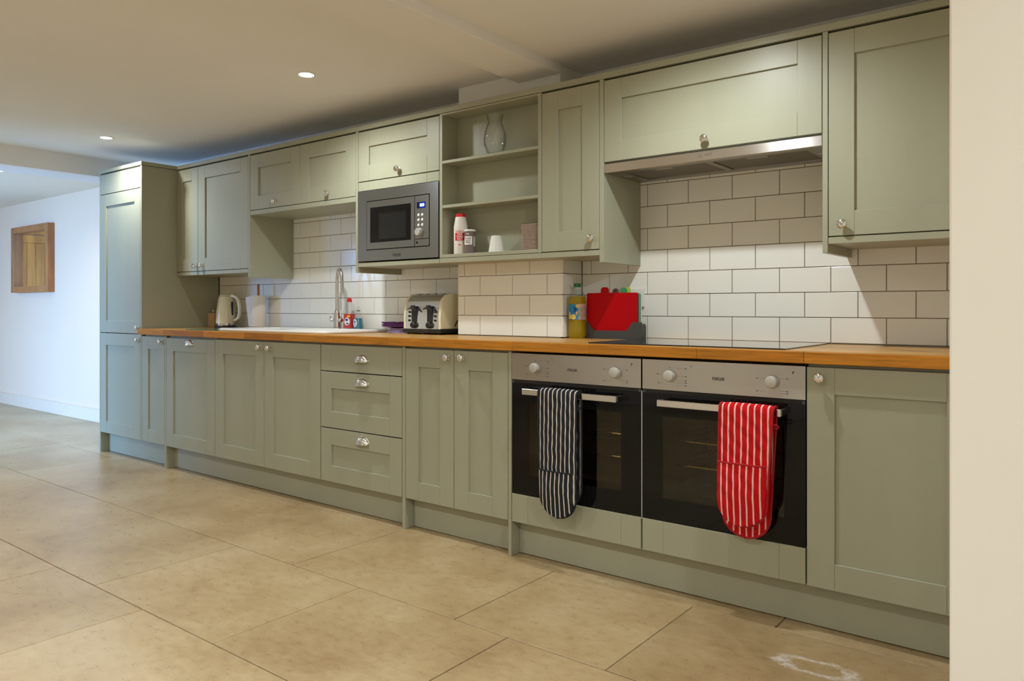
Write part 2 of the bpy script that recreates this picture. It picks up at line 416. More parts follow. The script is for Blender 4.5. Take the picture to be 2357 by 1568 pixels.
# ---- walls
wb = struct(build(B().box(-6.0, 2.6, YW, 0.9, 0, 2.4), 'wall_back', 'plaster'))
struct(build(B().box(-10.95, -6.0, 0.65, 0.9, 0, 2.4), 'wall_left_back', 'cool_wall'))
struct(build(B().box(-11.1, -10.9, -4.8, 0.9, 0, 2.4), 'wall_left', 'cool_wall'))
struct(build(B().box(XR, 2.6, -0.82, YW, 0, 2.4, 0.004, 2), 'wall_right', 'cream_wall'))
struct(build(B().box(2.5, 2.7, -4.8, -0.82, 0, 2.4), 'wall_right_far', 'cream_wall'))
# front walls behind the camera with a window opening in each
def wall_with_hole(name, x0, x1, y0, y1, hx0, hx1, hz0, hz1, mat):
    b = B().box(x0, hx0, y0, y1, 0, 2.4).box(hx1, x1, y0, y1, 0, 2.4).box(hx0, hx1, y0, y1, 0, hz0).box(hx0, hx1, y0, y1, hz1, 2.4)
    return struct(build(b, name, mat))
wall_with_hole('wall_front_left', -11.0, -5.6, -3.95, -3.75, -8.15, -6.45, 0.7, 1.9, 'cool_wall')
wall_with_hole('wall_front', -5.6, 2.7, -5.0, -4.8, -2.5, -0.7, 0.8, 1.9, 'cream_wall')
struct(build(B().box(-5.8, -5.6, -4.95, -3.8, 0, 2.4), 'wall_front_return', 'cream_wall'))
struct(build(B().box(-6.365, -6.055, -3.76, -2.0, 0, 2.06), 'wall_light_blocker', 'cream_wall'))  # unseen stub wall, added to keep the window light off the kitchen fronts
def window(n, x0, x1, y, z0, z1):
    wn = bpy.data.objects.new('window_%d' % n, None); link(wn, None, Vector(((x0 + x1) / 2, y, z0))); struct(wn)
    b = B()
    for a in (x0, (x0 + x1) / 2 - 0.025, x1 - 0.05): b.box(a, a + 0.05, y - 0.03, y + 0.03, z0, z1, 0.003)
    for z in (z0, z1 - 0.05): b.box(x0 + 0.05, x1 - 0.05, y - 0.03, y + 0.03, z, z + 0.05, 0.003)
    build(b, 'window_frame', 'white_gloss', wn)
    for k in range(2):
        a = x0 + 0.05 + k * (x1 - x0) / 2
        build(B().box(a, a + (x1 - x0) / 2 - 0.075, y - 0.004, y + 0.004, z0 + 0.05, z1 - 0.05), 'pane', 'window_glass', wn)
window(1, -8.15, -6.45, -3.85, 0.7, 1.9)
window(2, -2.5, -0.7, -4.9, 0.8, 1.9)
# ---- ceiling, its two beams and the chimney breast
struct(build(B().box(-11.1, 2.7, -5.0, 0.9, CZ, 2.4), 'ceiling', 'ceiling_paint'))
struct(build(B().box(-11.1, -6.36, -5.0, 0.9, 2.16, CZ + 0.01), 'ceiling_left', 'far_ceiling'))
struct(build(B().box(-2.25, -2.0, -4.85, 0.405, 2.147, CZ + 0.01, 0.003), 'trim_1', 'ceiling_paint'))
struct(build(B().box(-6.37, -6.05, -4.85, 0.66, 2.053, CZ + 0.01, 0.003), 'trim_2', 'ceiling_paint'))
breast = struct(build(B().box(-2.638, -2.006, 0.422, YW + 0.01, 0.0, CZ + 0.005), 'wall_chimney_breast', 'plaster'))
# above the cabinets the plaster of the breast stands as far forward as the tiles below
struct(build(B().box(-2.64, -2.004, 0.406, 0.43, 2.03, CZ + 0.004), 'wall_breast_plaster', 'plaster'))
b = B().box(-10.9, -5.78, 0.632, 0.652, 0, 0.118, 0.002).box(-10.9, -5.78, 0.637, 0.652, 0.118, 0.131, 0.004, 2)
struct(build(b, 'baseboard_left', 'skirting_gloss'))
struct(build(B().box(-10.9, -10.88, -3.75, -0.62, 0, 0.13, 0.003), 'baseboard_end', 'white_gloss'))

# ---- glazed wall tiles, each its own piece
def tile_mesh(wd, ht):
    key = (round(wd, 4), round(ht, 4))
    if key not in TILES:
        b = B().box(0, wd, 0, 0.008, 0, ht, 0.0013, 2)
        me = bpy.data.meshes.new('wall_tile')
        bmesh.ops.recalc_face_normals(b.bm, faces=b.bm.faces); b.bm.to_mesh(me); b.bm.free(); me.materials.append(M['tile_glaze']); TILES[key] = me
    return TILES[key]
TILES = {}
TZ, TP = 0.9135, 0.1003
def tiles(parent, xa, xb, yf, ztops, base, pitch, along='x', xfix=0):
    """rows of half-bonded tiles between xa and xb; ztops(x) gives how high they are needed"""
    g = 0.0015
    for k in range(0, 9):
        z0 = TZ + k * TP
        off = base if k % 2 == 0 else base + pitch / 2
        x = off - math.ceil((off - xa) / pitch) * pitch
        while x < xb:
            a, c = max(x, xa), min(x + pitch, xb); x += pitch
            if c - a < 0.006: continue
            zt = ztops((a + c) / 2)
            if z0 >= zt - 0.004: continue
            me = tile_mesh(round(c - a - 2 * g, 4), round(min(z0 + TP, zt) - z0 - 2 * g, 4))
            rx, rz = random.gauss(0, 0.0022), random.gauss(0, 0.0022)
            if along == 'x': inst(me, 'wall_tile', parent, (a + g, yf, z0 + g), (rx, 0, rz))
            else: inst(me, 'wall_tile', parent, (xfix, a + g, z0 + g), (0, 0, R(90)))
struct(build(B().box(-5.166, -2.648, YT + 0.0035, YW + 0.002, 0.905, 1.72), 'trim_3', 'grout', None))
struct(build(B().box(-1.996, XR, YT + 0.0035, YW + 0.002, 0.905, 1.66), 'trim_4', 'grout', None))
struct(build(B().box(-2.6455, -1.9985, 0.4125, 0.4235, 0.905, 1.33).box(-2.0065, -1.9985, 0.4125, YT, 0.905, 1.33), 'trim_5', 'grout', None))
tiles(wb, -5.165, -2.65, YT, lambda x: 1.70 if -4.33 < x < -3.2 else 1.31, -4.2005, 0.2062)
tiles(wb, -1.993, XR, YT, lambda x: 1.655 if -1.76 < x < -0.74 else 1.31, -1.6414, 0.2)
tiles(breast, -2.650, -1.9935, 0.41, lambda x: 1.31, -2.4995, 0.2085)
tiles(breast, 0.412, YT - 0.001, 0, lambda x: 1.31, 0.532, 0.2, 'y', -1.9935)

# ---- door in the end wall (seen in the mirror)
dr = bpy.data.objects.new('door_1', None); link(dr, None, Vector((-10.88, -0.25, 0))); struct(dr)
b = B().box(-10.9, -10.86, -0.66, -0.60, 0, 2.06, 0.003).box(-10.9, -10.86, 0.13, 0.19, 0, 2.06, 0.003).box(-10.9, -10.86, -0.60, 0.13, 2.0, 2.06, 0.003)
build(b, 'door_frame', 'door_oak', dr)
for k in range(7):
    y = -0.595 + k * 0.1035
    build(B().box(-10.895, -10.87, y, y + 0.1015, 0.01, 1.885, 0.002), 'plank', 'door_oak', dr)
build(B().box(-10.895, -10.862, -0.597, 0.128, 1.887, 1.985, 0.003), 'rail', 'door_oak', dr)
build(B().lathe([(0, -0.05), (0.02, -0.045), (0.02, -0.03), (0.008, -0.02), (0.008, 0.0)], (-10.87, -0.52, 1.0), 14, 'x').lathe([(0.022, 0), (0.022, 0.006)], (-10.87, -0.52, 1.0), 14, 'x'), 'door_handle', 'nickel', dr)

# ---- ceiling spotlights
SPOTS = [(-5.25, -0.195, CZ, 'recessed ceiling spotlight above the tall larder end of the run'),
         (-3.06, -0.235, CZ, 'recessed ceiling spotlight above the sink and microwave'),
         (-1.13, -0.30, CZ, 'recessed ceiling spotlight above the hob and cooker hood'),
         (-7.0, -0.24, 2.16, 'recessed ceiling spotlight beyond the far ceiling beam, at the left edge')]
SPOTS += [(x, y, z, 'recessed ceiling spotlight %s' % t) for x, y, z, t in
          [(-5.25, -2.3, CZ, 'in the second row, above the open floor at the far end'), (-3.1, -2.3, CZ, 'in the second row, above the middle of the floor'),
           (-1.13, -2.3, CZ, 'in the second row, left of the camera'), (1.4, -2.3, CZ, 'in the second row, right of the camera'),
           (-3.1, -4.1, CZ, 'by the front wall, left of the front window'), (-0.3, -4.1, CZ, 'by the front wall, behind the camera'),
           (-9.2, -1.2, 2.16, 'in the far room near the plank door')]]
b = B().lathe([(0.034, -0.001), (0.046, -0.004), (0.048, 0.0)], seg=28); b.bm.faces.ensure_lookup_table()
bez_me = None
for x, y, z, lab in SPOTS:
    t = thing('ceiling_spotlight', lab, 'spotlight', (x, y, z), 'recessed ceiling spotlights')
    build(B().lathe([(0.0345, -0.0005), (0.036, -0.005), (0.044, -0.006), (0.047, -0.0002)], (x, y, z), 28), 'bezel', 'white_gloss', t)
    build(B().lathe([(0, -0.0022), (0.0345, -0.0022), (0.0345, -0.0005)], (x, y, z), 28), 'lens', 'lamp_lens', t)
    d = bpy.data.lights.new('spot_lamp', 'SPOT'); front = y > -1.0 and x > -6; d.energy = SPOT_FRONT * (0.8 if x < -5 else 1) if front else SPOT_ROOM * (1.1 if x > 1 else 0.45 if x < -5 else 1); d.color = SPOT_COL; d.spot_size = R(160) if front else (R(179) if x > 1 else R(155)); d.spot_blend = 0.75 if front else (0.25 if x > 1 else 1.0); d.shadow_soft_size = 0.03
    lo = bpy.data.objects.new('spot_lamp', d); link(lo, t, Vector((x, y, z - 0.012)))

# ================================================================ CABINETS
def lathe_mesh(prof, seg, mat, flute=None, axis='y', name='knob'):
    b = B().lathe(prof, (0, 0, 0), seg, axis, flute); bmesh.ops.recalc_face_normals(b.bm, faces=b.bm.faces)
    me = bpy.data.meshes.new(name); b.bm.to_mesh(me); b.bm.free(); me.materials.append(M[mat]); me.set_sharp_from_angle(angle=R(40)); return me
KNOB = lathe_mesh([(0.0, -0.029), (0.007, -0.0287), (0.0135, -0.027), (0.0165, -0.023), (0.0165, -0.0205), (0.0150, -0.0195), (0.0150, -0.0180), (0.0120, -0.0155),
                   (0.0065, -0.0125), (0.0055, -0.008), (0.0075, -0.003), (0.0105, -0.0015), (0.0105, 0.0)], 26, 'chrome')
def cup_mesh():
    b = B(); rows = []
    A, H, D = 0.047, 0.036, 0.026
    for i in range(37):
        th = PI * i / 36
        fl = 1 - 0.05 * (0.5 + 0.5 * math.cos(th * 14))
        rows.append([(A * math.cos(th) * (0.93 + 0.07 * math.cos(ph)) * (fl if 0.1 < th < PI - 0.1 else 1), -D * math.sin(th) ** 0.6 * math.sin(ph) * fl, H * math.sin(th) * math.cos(ph) * fl - 0.012)
                     for ph in [PI / 2 * j / 10 for j in range(11)]])
    b.grid(rows)
    b.grid([[(p[0] * 0.95, p[1] * 0.90, p[2] * 0.93 - 0.001) for p in r] for r in rows])
    b.tube([(0.0495 * math.cos(PI * i / 24), -0.0015, 0.0375 * math.sin(PI * i / 24) - 0.012) for i in range(25)], 0.0022, 8)
    b.tube([r[-1] for r in rows], 0.0016, 8)
    me = bpy.data.meshes.new('cup_handle'); bmesh.ops.recalc_face_normals(b.bm, faces=b.bm.faces); b.bm.to_mesh(me); b.bm.free(); me.materials.append(M['chrome']); return me
CUP = cup_mesh()
G = 0.0016
def shaker(name, x0, x1, z0, z1, yf, parent, sw=0.085, rw=0.085, knob=None, cup=None, rt=None, plainface=False, sl=None, sr=None):
    """framed door or drawer front: separate stiles and rails with hairline joints, recessed panel"""
    x0 += G; x1 -= G; z0 += G; z1 -= G; th = 0.020; bv = 0.0009; e = 0.00035
    rt = rt or rw; sl = sl or sw; sr = sr or sw
    b = B().box(x0, x0 + sl - e, yf, yf + th, z0, z1, bv).box(x1 - sr + e, x1, yf, yf + th, z0, z1, bv)
    if plainface:
        b.box(x0 + sl, x1 - sr, yf, yf + th, z0, z1, bv)
        d = build(b, name, 'paint', parent)
    else:
        b.box(x0 + sl, x1 - sr, yf, yf + th, z1 - rt, z1, bv).box(x0 + sl, x1 - sr, yf, yf + th, z0, z0 + rw, bv)
        d = build(b, name, 'paint', parent)
        build(B().box(x0 + sl - 0.004, x1 - sr + 0.004, yf + 0.009, yf + th - 0.001, z0 + rw - 0.004, z1 - rt + 0.004), 'panel', 'paint', d)
    if knob: inst(KNOB, 'knob', d, (knob[0], yf, knob[1]))
    if cup: inst(CUP, 'cup_handle', d, (cup[0], yf, cup[1]))
    return d
def carcass(x0, x1, y0, y1, z0, z1, parent, top=True, name='carcass', mid=None):
    t = 0.017; x0 += 0.0008; x1 -= 0.0008
    b = B().box(x0, x0 + t, y0, y1, z0, z1).box(x1 - t, x1, y0, y1, z0, z1).box(x0 + t, x1 - t, y0, y1, z0, z0 + t)
    if top: b.box(x0 + t, x1 - t, y0, y1, z1 - t, z1)
    else: b.box(x0 + t, x1 - t, y0, y0 + 0.05, z1 - t, z1)
    b.box(x0 + t, x1 - t, y1 - 0.009, y1 - 0.001, z0 + t, z1 - t)
    return build(b, name, 'paint', parent)
DZ0, DZ1 = 0.147, 0.8615
YB = 0.572
def leg(parent, x, y, z1=0.147):
    return build(B().lathe([(0.028, 0.0), (0.028, 0.012), (0.016, 0.016), (0.016, z1 - 0.01), (0.026, z1 - 0.0005)], (x, y, 0), 12), 'leg', 'black_plastic', parent)
# tall larder
t = thing('tall_larder_cabinet', 'tall sage green larder cabinet at the far left end of the run', 'cabinet', (-5.47, 0.0, 0))
build(B().box(-5.792, -5.775, 0.0, YB + 0.02, 0, 2.024, 0.001), 'end_panel', 'paint', t, label='outer side panel that reaches the floor')
build(B().box(-5.1825, -5.1655, 0.0, YB, 0.147, 2.024, 0.001), 'side_panel', 'paint', t, label='broad plain side panel facing the worktop')
carcass(-5.774, -5.183, 0.022, YB, 0.147, 2.02, t)
shaker('lower_door', -5.775, -5.183, 0.147, 0.8715, 0.0, t, knob=(-5.2105, 0.8300))
shaker('upper_door', -5.775, -5.183, 0.8735, 1.872, 0.0, t, knob=(-5.2105, 0.9150))
shaker('top_panel', -5.775, -5.183, 1.874, 2.019, 0.0, t, plainface=True)
build(B().box(-5.80, -5.160, -0.006, YB + 0.02, 2.0265, 2.0515, 0.002), 'cornice', 'paint', t)
# base units
def base(x0, x1, label, group='base cabinets under the worktop', yb=0.55):
    t = thing('base_cabinet', label, 'cabinet', ((x0 + x1) / 2, 0, 0), group)
    carcass(x0, x1, 0.022, yb, DZ0, 0.868, t, top=False)
    return t
t = base(-5.1635, -4.858, 'narrow sage base cabinet with one door beside the tall larder')
shaker('door', -5.1635, -4.858, DZ0, DZ1, 0, t, sw=0.085, knob=(-4.8975, 0.829))
t = thing('dishwasher_cabinet', 'sage dishwasher front with a chrome cup handle, left of the sink cabinet', 'cabinet', (-4.55, 0, 0), 'base cabinets under the worktop')
carcass(-4.838, -4.262, 0.022, 0.55, DZ0, 0.868, t, top=False)
build(B().box(-4.857, -4.8395, 0.0, 0.55, 0.0, 0.868, 0.001), 'end_panel', 'paint', t)
shaker('door', -4.8385, -4.262, DZ0, DZ1 - 0.004, 0, t, cup=(-4.5497, 0.829))
build(B().box(-4.262, -4.2575, 0.002, 0.02, DZ0, DZ1), 'filler_strip', 'paint', t)
t = base(-4.2575, -3.25, 'wide two-door sage sink cabinet, knobs meeting in the middle')
shaker('door', -4.2575, -3.7545, DZ0, DZ1, 0, t, knob=(-3.790, 0.8265)); shaker('door', -3.7545, -3.2515, DZ0, DZ1, 0, t, knob=(-3.699, 0.8255))
t = thing('drawer_cabinet', 'sage base cabinet with three stacked drawers and cup handles', 'cabinet', (-2.94, 0, 0), 'base cabinets under the worktop')
carcass(-3.2485, -2.6385, 0.022, 0.55, DZ0, 0.868, t, top=False)
shaker('drawer_front', -3.2485, -2.6385, 0.7235, DZ1, 0, t, plainface=True, cup=(-2.925, 0.793))
shaker('drawer_front', -3.2485, -2.6385, 0.4285, 0.7215, 0, t, cup=(-2.9225, 0.675))
shaker('drawer_front', -3.2485, -2.6385, DZ0, 0.4265, 0, t, cup=(-2.9195, 0.383))
build(B().box(-2.6370, -2.6175, 0.0, 0.55, 0.0, 0.868, 0.001), 'end_panel', 'paint', t)
t = base(-2.6165, -1.9965, 'two-door sage base cabinet between the drawers and the left oven', yb=0.405)
shaker('door', -2.6165, -2.3065, DZ0, DZ1, 0, t, knob=(-2.3425, 0.8268)); shaker('door', -2.3065, -1.9965, DZ0, DZ1, 0, t, knob=(-2.2525, 0.828))
build(B().box(-1.9955, -1.9790, 0.0, 0.405, 0.0, 0.868, 0.001), 'end_panel', 'paint', t)
def ovenbase(x0, x1, label):
    t = thing('oven_housing', label, 'cabinet', ((x0 + x1) / 2, 0, 0), 'oven housings')
    b = B().box(x0 + 0.001, x0 + 0.016, 0.022, 0.55, DZ0, 0.268).box(x1 - 0.016, x1 - 0.001, 0.022, 0.55, DZ0, 0.268).box(x0 + 0.016, x1 - 0.016, 0.022, 0.55, DZ0, 0.165).box(x0 + 0.016, x1 - 0.016, 0.03, 0.55, 0.252, 0.268)
    build(b, 'carcass', 'paint', t)
    shaker('filler_panel', x0, x1, DZ0, 0.2685, 0, t, plainface=True)
ovenbase(-1.9775, -1.3635, 'sage housing and blank panel under the left oven'); ovenbase(-1.3600, -0.7635, 'sage housing and blank panel under the right oven')
t = base(-0.7615, -0.262, 'single-door sage base cabinet at the right end beside the wall')
shaker('door', -0.7615, -0.262, DZ0, DZ1, 0, t, knob=(-0.7176, 0.826), sl=0.086, sr=0.097)
build(B().box(-0.261, XR - 0.001, 0.004, 0.55, 0.0, 0.868, 0.001), 'end_panel', 'paint', t)
# plinth boards
for x0, x1, lab in [(-5.774, -4.858, 'recessed sage plinth board under the tall larder, far left'), (-4.8385, -2.638, 'long recessed sage plinth board from dishwasher to drawers'),
                    (-2.6165, -1.9965, 'short recessed sage plinth board under the two-door cabinet'), (-1.9780, -0.262, 'recessed sage plinth board under the two ovens')]:
    o = build(B().box(x0, x1, 0.056, 0.072, 0.003, 0.146, 0.001), 'plinth_board', 'paint', None, ((x0 + x1) / 2, 0.056, 0.003))
    tag(o, lab, 'plinth', 'plinth boards along the floor')

# ---- wall units
W = 0.249; WB = 0.5775; PB = 0.4085
def wall_unit(x0, x1, z0, label, yb=WB, name='wall_cabinet'):
    t = thing(name, label, 'cabinet', ((x0 + x1) / 2, W, z0), 'wall cabinets above the worktop')
    carcass(x0, x1, W + 0.022, yb, z0, 2.02, t)
    return t
def light_rail(t, x0, x1, z0=1.2765, z1=1.3005, yb=WB):
    return build(B().box(x0 + 0.0005, x1 - 0.0005, W, yb, z0, z1 - 0.0008, 0.001), 'bottom_board', 'paint', t)
def hung_panel(x0, x1, label, yb=WB):
    o = build(B().box(x0, x1, W - 0.001, yb, 1.2455, 2.0255, 0.001), 'cabinet_end_panel', 'paint', None, ((x0 + x1) / 2, W, 1.2455))
    return tag(o, label, 'panel', 'hanging end panels between wall cabinets')
t = wall_unit(-5.1645, -4.2925, 1.3015, 'two-door sage wall cabinet beside the tall larder')
shaker('door', -5.1645, -4.887, 1.3025, 2.0185, W, t, sw=0.081, knob=(-4.906, 1.3393)); shaker('door', -4.887, -4.2925, 1.3025, 2.0185, W, t, knob=(-4.8325, 1.3395))
light_rail(t, -5.1645, -4.2925)
hung_panel(-4.2915, -4.2715, 'sage hanging panel on the left of the sink recess')
t = wall_unit(-4.2705, -3.2625, 1.668, 'short two-door sage bridging cabinet over the sink')
shaker('door', -4.2705, -3.763, 1.669, 2.0185, W, t, knob=(-4.0034, 1.7058)); shaker('door', -3.763, -3.2625, 1.669, 2.0185, W, t, knob=(-3.4956, 1.7055))
light_rail(t, -4.2705, -3.2625, 1.6395, 1.668)
hung_panel(-3.2615, -3.2425, 'sage hanging panel between the sink recess and microwave')
t = thing('microwave_cabinet', 'sage wall cabinet that houses the microwave under a lift-up door', 'cabinet', (-2.935, W, 1.3), 'wall cabinets above the worktop')
b = B().box(-3.241, -3.226, W + 0.022, WB, 1.3005, 2.02).box(-2.6455, -2.6305, W + 0.022, WB, 1.3005, 2.02).box(-3.226, -2.6455, W + 0.022, WB, 1.705, 1.72).box(-3.226, -2.6455, W + 0.022, WB, 2.003, 2.02).box(-3.226, -2.6455, 0.555, WB, 1.3005, 2.003)
build(b, 'carcass', 'paint', t)
shaker('lift_up_door', -3.2415, -2.630, 1.7435, 2.0185, W, t, knob=(-2.9211, 1.782))
shaker('filler_panel', -3.2415, -2.630, 1.6905, 1.7418, W, t, plainface=True)
light_rail(t, -3.2415, -2.630)
# open shelf unit
t = thing('open_shelf_unit', 'open sage wall unit with three shelves, right of the microwave', 'shelf unit', (-2.315, W, 1.3), 'wall cabinets above the worktop')
build(B().box(-2.6290, -2.6105, W, 0.4, 1.3015, 2.0245, 0.0008), 'side', 'paint', t)
build(B().box(-2.0205, -2.0005, W, 0.4, 1.3015, 2.0245, 0.0008), 'side', 'paint', t)
build(B().box(-2.6100, -2.0210, W + 0.0005, 0.372, 2.0155, 2.0245, 0.0005), 'top_board', 'paint', t)
build(B().box(-2.6100, -2.0210, W + 0.0005, 0.364, 1.7735, 1.7878, 0.0008), 'shelf', 'paint', t)
build(B().box(-2.6100, -2.0210, W + 0.0005, 0.364, 1.5505, 1.5655, 0.0008), 'shelf', 'paint', t)
build(B().box(-2.6100, -2.0210, W + 0.0005, 0.372, 1.3020, 1.3185, 0.0008), 'shelf', 'paint', t)
build(B().box(-2.6100, -2.0210, 0.3645, 0.372, 1.3185, 2.0155), 'back_panel', 'paint', t)
light_rail(t, -2.6290, -1.9995, yb=PB)
t = wall_unit(-1.9990, -1.6965, 1.3015, 'narrow single-door sage wall cabinet right of the open shelves')
shaker('door', -1.9990, -1.6965, 1.3025, 2.0185, W, t, knob=(-1.7298, 1.3504), sw=0.0875)
light_rail(t, -1.9990, -1.6965)
hung_panel(-1.6955, -1.6755, 'sage hanging panel on the left of the cooker hood')
t = thing('hood_cabinet', 'wide sage wall cabinet with one lift-up door above the cooker hood', 'cabinet', (-1.227, W, 1.66), 'wall cabinets above the worktop')
carcass(-1.6745, -0.7815, W + 0.022, WB, 1.6695, 2.02, t)
shaker('lift_up_door', -1.6745, -0.7815, 1.6695, 2.0185, W, t, knob=(-1.2168, 1.707))
hung_panel(-0.7805, -0.7625, 'sage hanging panel on the right of the cooker hood')
t = wall_unit(-0.7615, -0.262, 1.3015, 'tall sage wall cabinet at the right end beside the wall')
shaker('door', -0.7615, -0.262, 1.3025, 2.0185, W, t, knob=(-0.7119, 1.3426))
light_rail(t, -0.7615, -0.262)
build(B().box(-0.261, XR - 0.001, W + 0.004, WB, 1.2765, 2.02, 0.001), 'filler', 'paint', t)
# cornice in two lengths
for x0, x1, yb, lab in [(-5.159, -3.2645, 0.575, 'sage cornice length above the left wall cabinets'), (-3.2635, XR - 0.001, 0.40, 'sage cornice length from the microwave to the right wall')]:
    o = build(B().box(x0, x1, W - 0.002, W + 0.045, 2.0265, 2.0525, 0.0015).box(x0, x1, W + 0.045, yb, 2.0265, 2.0325), 'cornice', 'paint', None, ((x0 + x1) / 2, W, 2.0265))
    tag(o, lab, 'cornice', 'cornice along the wall cabinets')

# ================================================================ WORKTOP
wt = thing('worktop', 'long oiled oak stave worktop along the whole base run', 'worktop', (-2.7, 0.28, 0.872))
SX0, SX1, SY0, SY1 = -4.285, -3.315, 0.075, 0.535        # cut-out for the sink
b = B().box(-5.164, SX0, 0.0225, YT - 0.001, 0.8715, 0.91).box(SX0, SX1, 0.0225, SY0, 0.8715, 0.91).box(SX0, SX1, SY1, YT - 0.001, 0.8715, 0.91)
b.box(SX1, -2.652, 0.0225, YT - 0.001, 0.8715, 0.91).box(-2.652, -1.991, 0.0225, 0.4085, 0.8715, 0.91).box(-1.991, XR - 0.001, 0.0225, YT - 0.001, 0.8715, 0.91)
build(b, 'slab', 'oak_top', wt)
js = [-5.186, -4.83, -4.36, -3.92, -3.55, -3.12, -2.72, -2.325, -1.96, -1.5822, -1.1342, -0.7638, XR - 0.001]
for a, c in zip(js[:-1], js[1:]):
    build(B().box(a + 0.0002, c - 0.0002, -0.02, 0.0221 if a > -5.18 else -0.0075, 0.8715, 0.91, 0.0022, 2), 'stave', 'oak_edge', wt, ((a + c) / 2, 0, 0.89))
build(B().box(-5.164, -4.832, -0.0075, 0.0221, 0.8715, 0.9099), 'stave', 'oak_edge', wt, (-4.99, 0, 0.89))

# ---- sink
sk = thing('sink', 'white ceramic inset sink with drainer under the bridging cabinet', 'sink', (-3.8, 0.3, 0.91))
def rrect(x0, x1, y0, y1, r, n=5):
    o = []
    for cx, cy, a0 in ((x1 - r, y0 + r, -90), (x1 - r, y1 - r, 0), (x0 + r, y1 - r, 90), (x0 + r, y0 + r, 180)):
        for i in range(n + 1):
            a = R(a0 + 90 * i / n); o.append((cx + r * math.cos(a), cy + r * math.sin(a)))
    return o
def loops(b, ls, smooth=True):
    n = len(ls[0]); vs = [p for l in ls for p in l]
    fs = [(i * n + j, i * n + (j + 1) % n, (i + 1) * n + (j + 1) % n, (i + 1) * n + j) for i in range(len(ls) - 1) for j in range(n)]
    b._add(vs, fs, smooth)
X0, X1, Y0, Y1 = -4.325, -3.300, 0.052, 0.556
def L(x0, x1, y0, y1, r, z): return [(p[0], p[1], z) for p in rrect(x0, x1, y0, y1, r)]
b = B()
loops(b, [L(X0 + .012, X1 - .012, Y0 + .012, Y1 - .012, .03, .9105), L(X0 + .002, X1 - .002, Y0 + .002, Y1 - .002, .035, .912), L(X0, X1, Y0, Y1, .036, .919), L(X0 + .003, X1 - .003, Y0 + .003, Y1 - .003, .034, .9265),
          L(X0 + .010, X1 - .010, Y0 + .010, Y1 - .010, .03, .9290), L(X0 + .022, X1 - .022, Y0 + .022, Y1 - .022, .02, .9275)])
# deck with bowl and drainer
def deckrect(x0, x1, y0, y1, z): b._add([(x0, y0, z), (x1, y0, z), (x1, y1, z), (x0, y1, z)], [(0, 1, 2, 3)])
xa, xb, ya, yb_ = X0 + .022, X1 - .022, Y0 + .022, Y1 - .022; zd = .9268
bx0, bx1, by0, by1 = -4.228, -3.80, 0.10, 0.44; gx0, gx1 = -3.74, -3.345
deckrect(xa, xb, ya, by0, zd); deckrect(xa, xb, by1, yb_, zd); deckrect(xa, bx0, by0, by1, zd); deckrect(bx1, gx0, by0, by1, zd); deckrect(gx1, xb, by0, by1, zd)
def bowl(x0, x1, y0, y1, depth, ins):
    q = [[(x0, y0, zd), (x1, y0, zd), (x1, y1, zd), (x0, y1, zd)], [(x0 + ins, y0 + ins, zd - depth), (x1 - ins, y0 + ins, zd - depth), (x1 - ins, y1 - ins, zd - depth), (x0 + ins, y1 - ins, zd - depth)]]
    loops(b, q, False); b._add(q[1], [(0, 1, 2, 3)])
bowl(bx0, bx1, by0, by1, 0.17, 0.02); bowl(gx0, gx1, by0, by1, 0.008, 0.006)
build(b, 'basin', 'enamel', sk)
for k in range(7):
    x = gx0 + 0.045 + k * 0.05
    build(B().box(x, x + 0.012, by0 + 0.03, by1 - 0.03, zd - 0.0085, zd - 0.002, 0.002), 'drainer_rib', 'enamel', sk)
build(B().lathe([(0.0, 0.0), (0.035, 0.001), (0.04, 0.0045), (0.045, 0.0)], ((bx0 + bx1) / 2, 0.27, zd - 0.1695), 20), 'waste', 'chrome', sk)

# ---- tap
fx, fy = -3.712, 0.487; fz = zd
fc = thing('mixer_tap', 'brushed nickel swan-neck mixer tap with two levers at the sink', 'tap', (fx, fy, fz))
build(B().lathe([(0.0, 0), (0.026, 0.0), (0.026, 0.004), (0.021, 0.008), (0.0195, 0.045), (0.0195, 0.07), (0.0165, 0.092), (0.0175, 0.095), (0.0175, 0.099), (0.014, 0.104), (0.0125, 0.115), (0.0, 0.115)], (fx, fy, fz), 24), 'tap_body', 'nickel', fc)
dx, dy = 0.96, -0.28    # direction the spout points
pts = [(fx, fy, fz + 0.10), (fx, fy, fz + 0.27)]
rad = 0.038
for i in range(1, 15):
    a = PI * i / 14
    pts.append((fx + dx * rad * (1 - math.cos(a)), fy + dy * rad * (1 - math.cos(a)), fz + 0.27 + 0.088 * math.sin(a)))
pts += [(fx + dx * (2 * rad + .002), fy + dy * (2 * rad + .002), fz + 0.235), (fx + dx * (2 * rad + .006), fy + dy * (2 * rad + .006), fz + 0.218)]
build(B().tube(pts, 0.0105, 16), 'spout', 'nickel', fc)
for s in (-1, 1):
    ex = fx + (0.042 if s > 0 else -0.054)
    build(B().tube([(fx + s * 0.015, fy, fz + 0.048), (fx + s * 0.03, fy, fz + 0.050), (ex, fy, fz + 0.050)], [0.010, 0.013, 0.0115], 12).tube([(ex - 0.001, fy - 0.003, fz + 0.048), (ex + s * 0.002, fy - 0.008, fz + 0.075)], [0.006, 0.004], 8), 'lever', 'nickel', fc)
    build(B().tube([(ex + s * 0.002, fy - 0.008, fz + 0.074), (ex + s * 0.004, fy - 0.010, fz + 0.112)], 0.0035, 8), 'lever_tip', 'porcelain', fc)

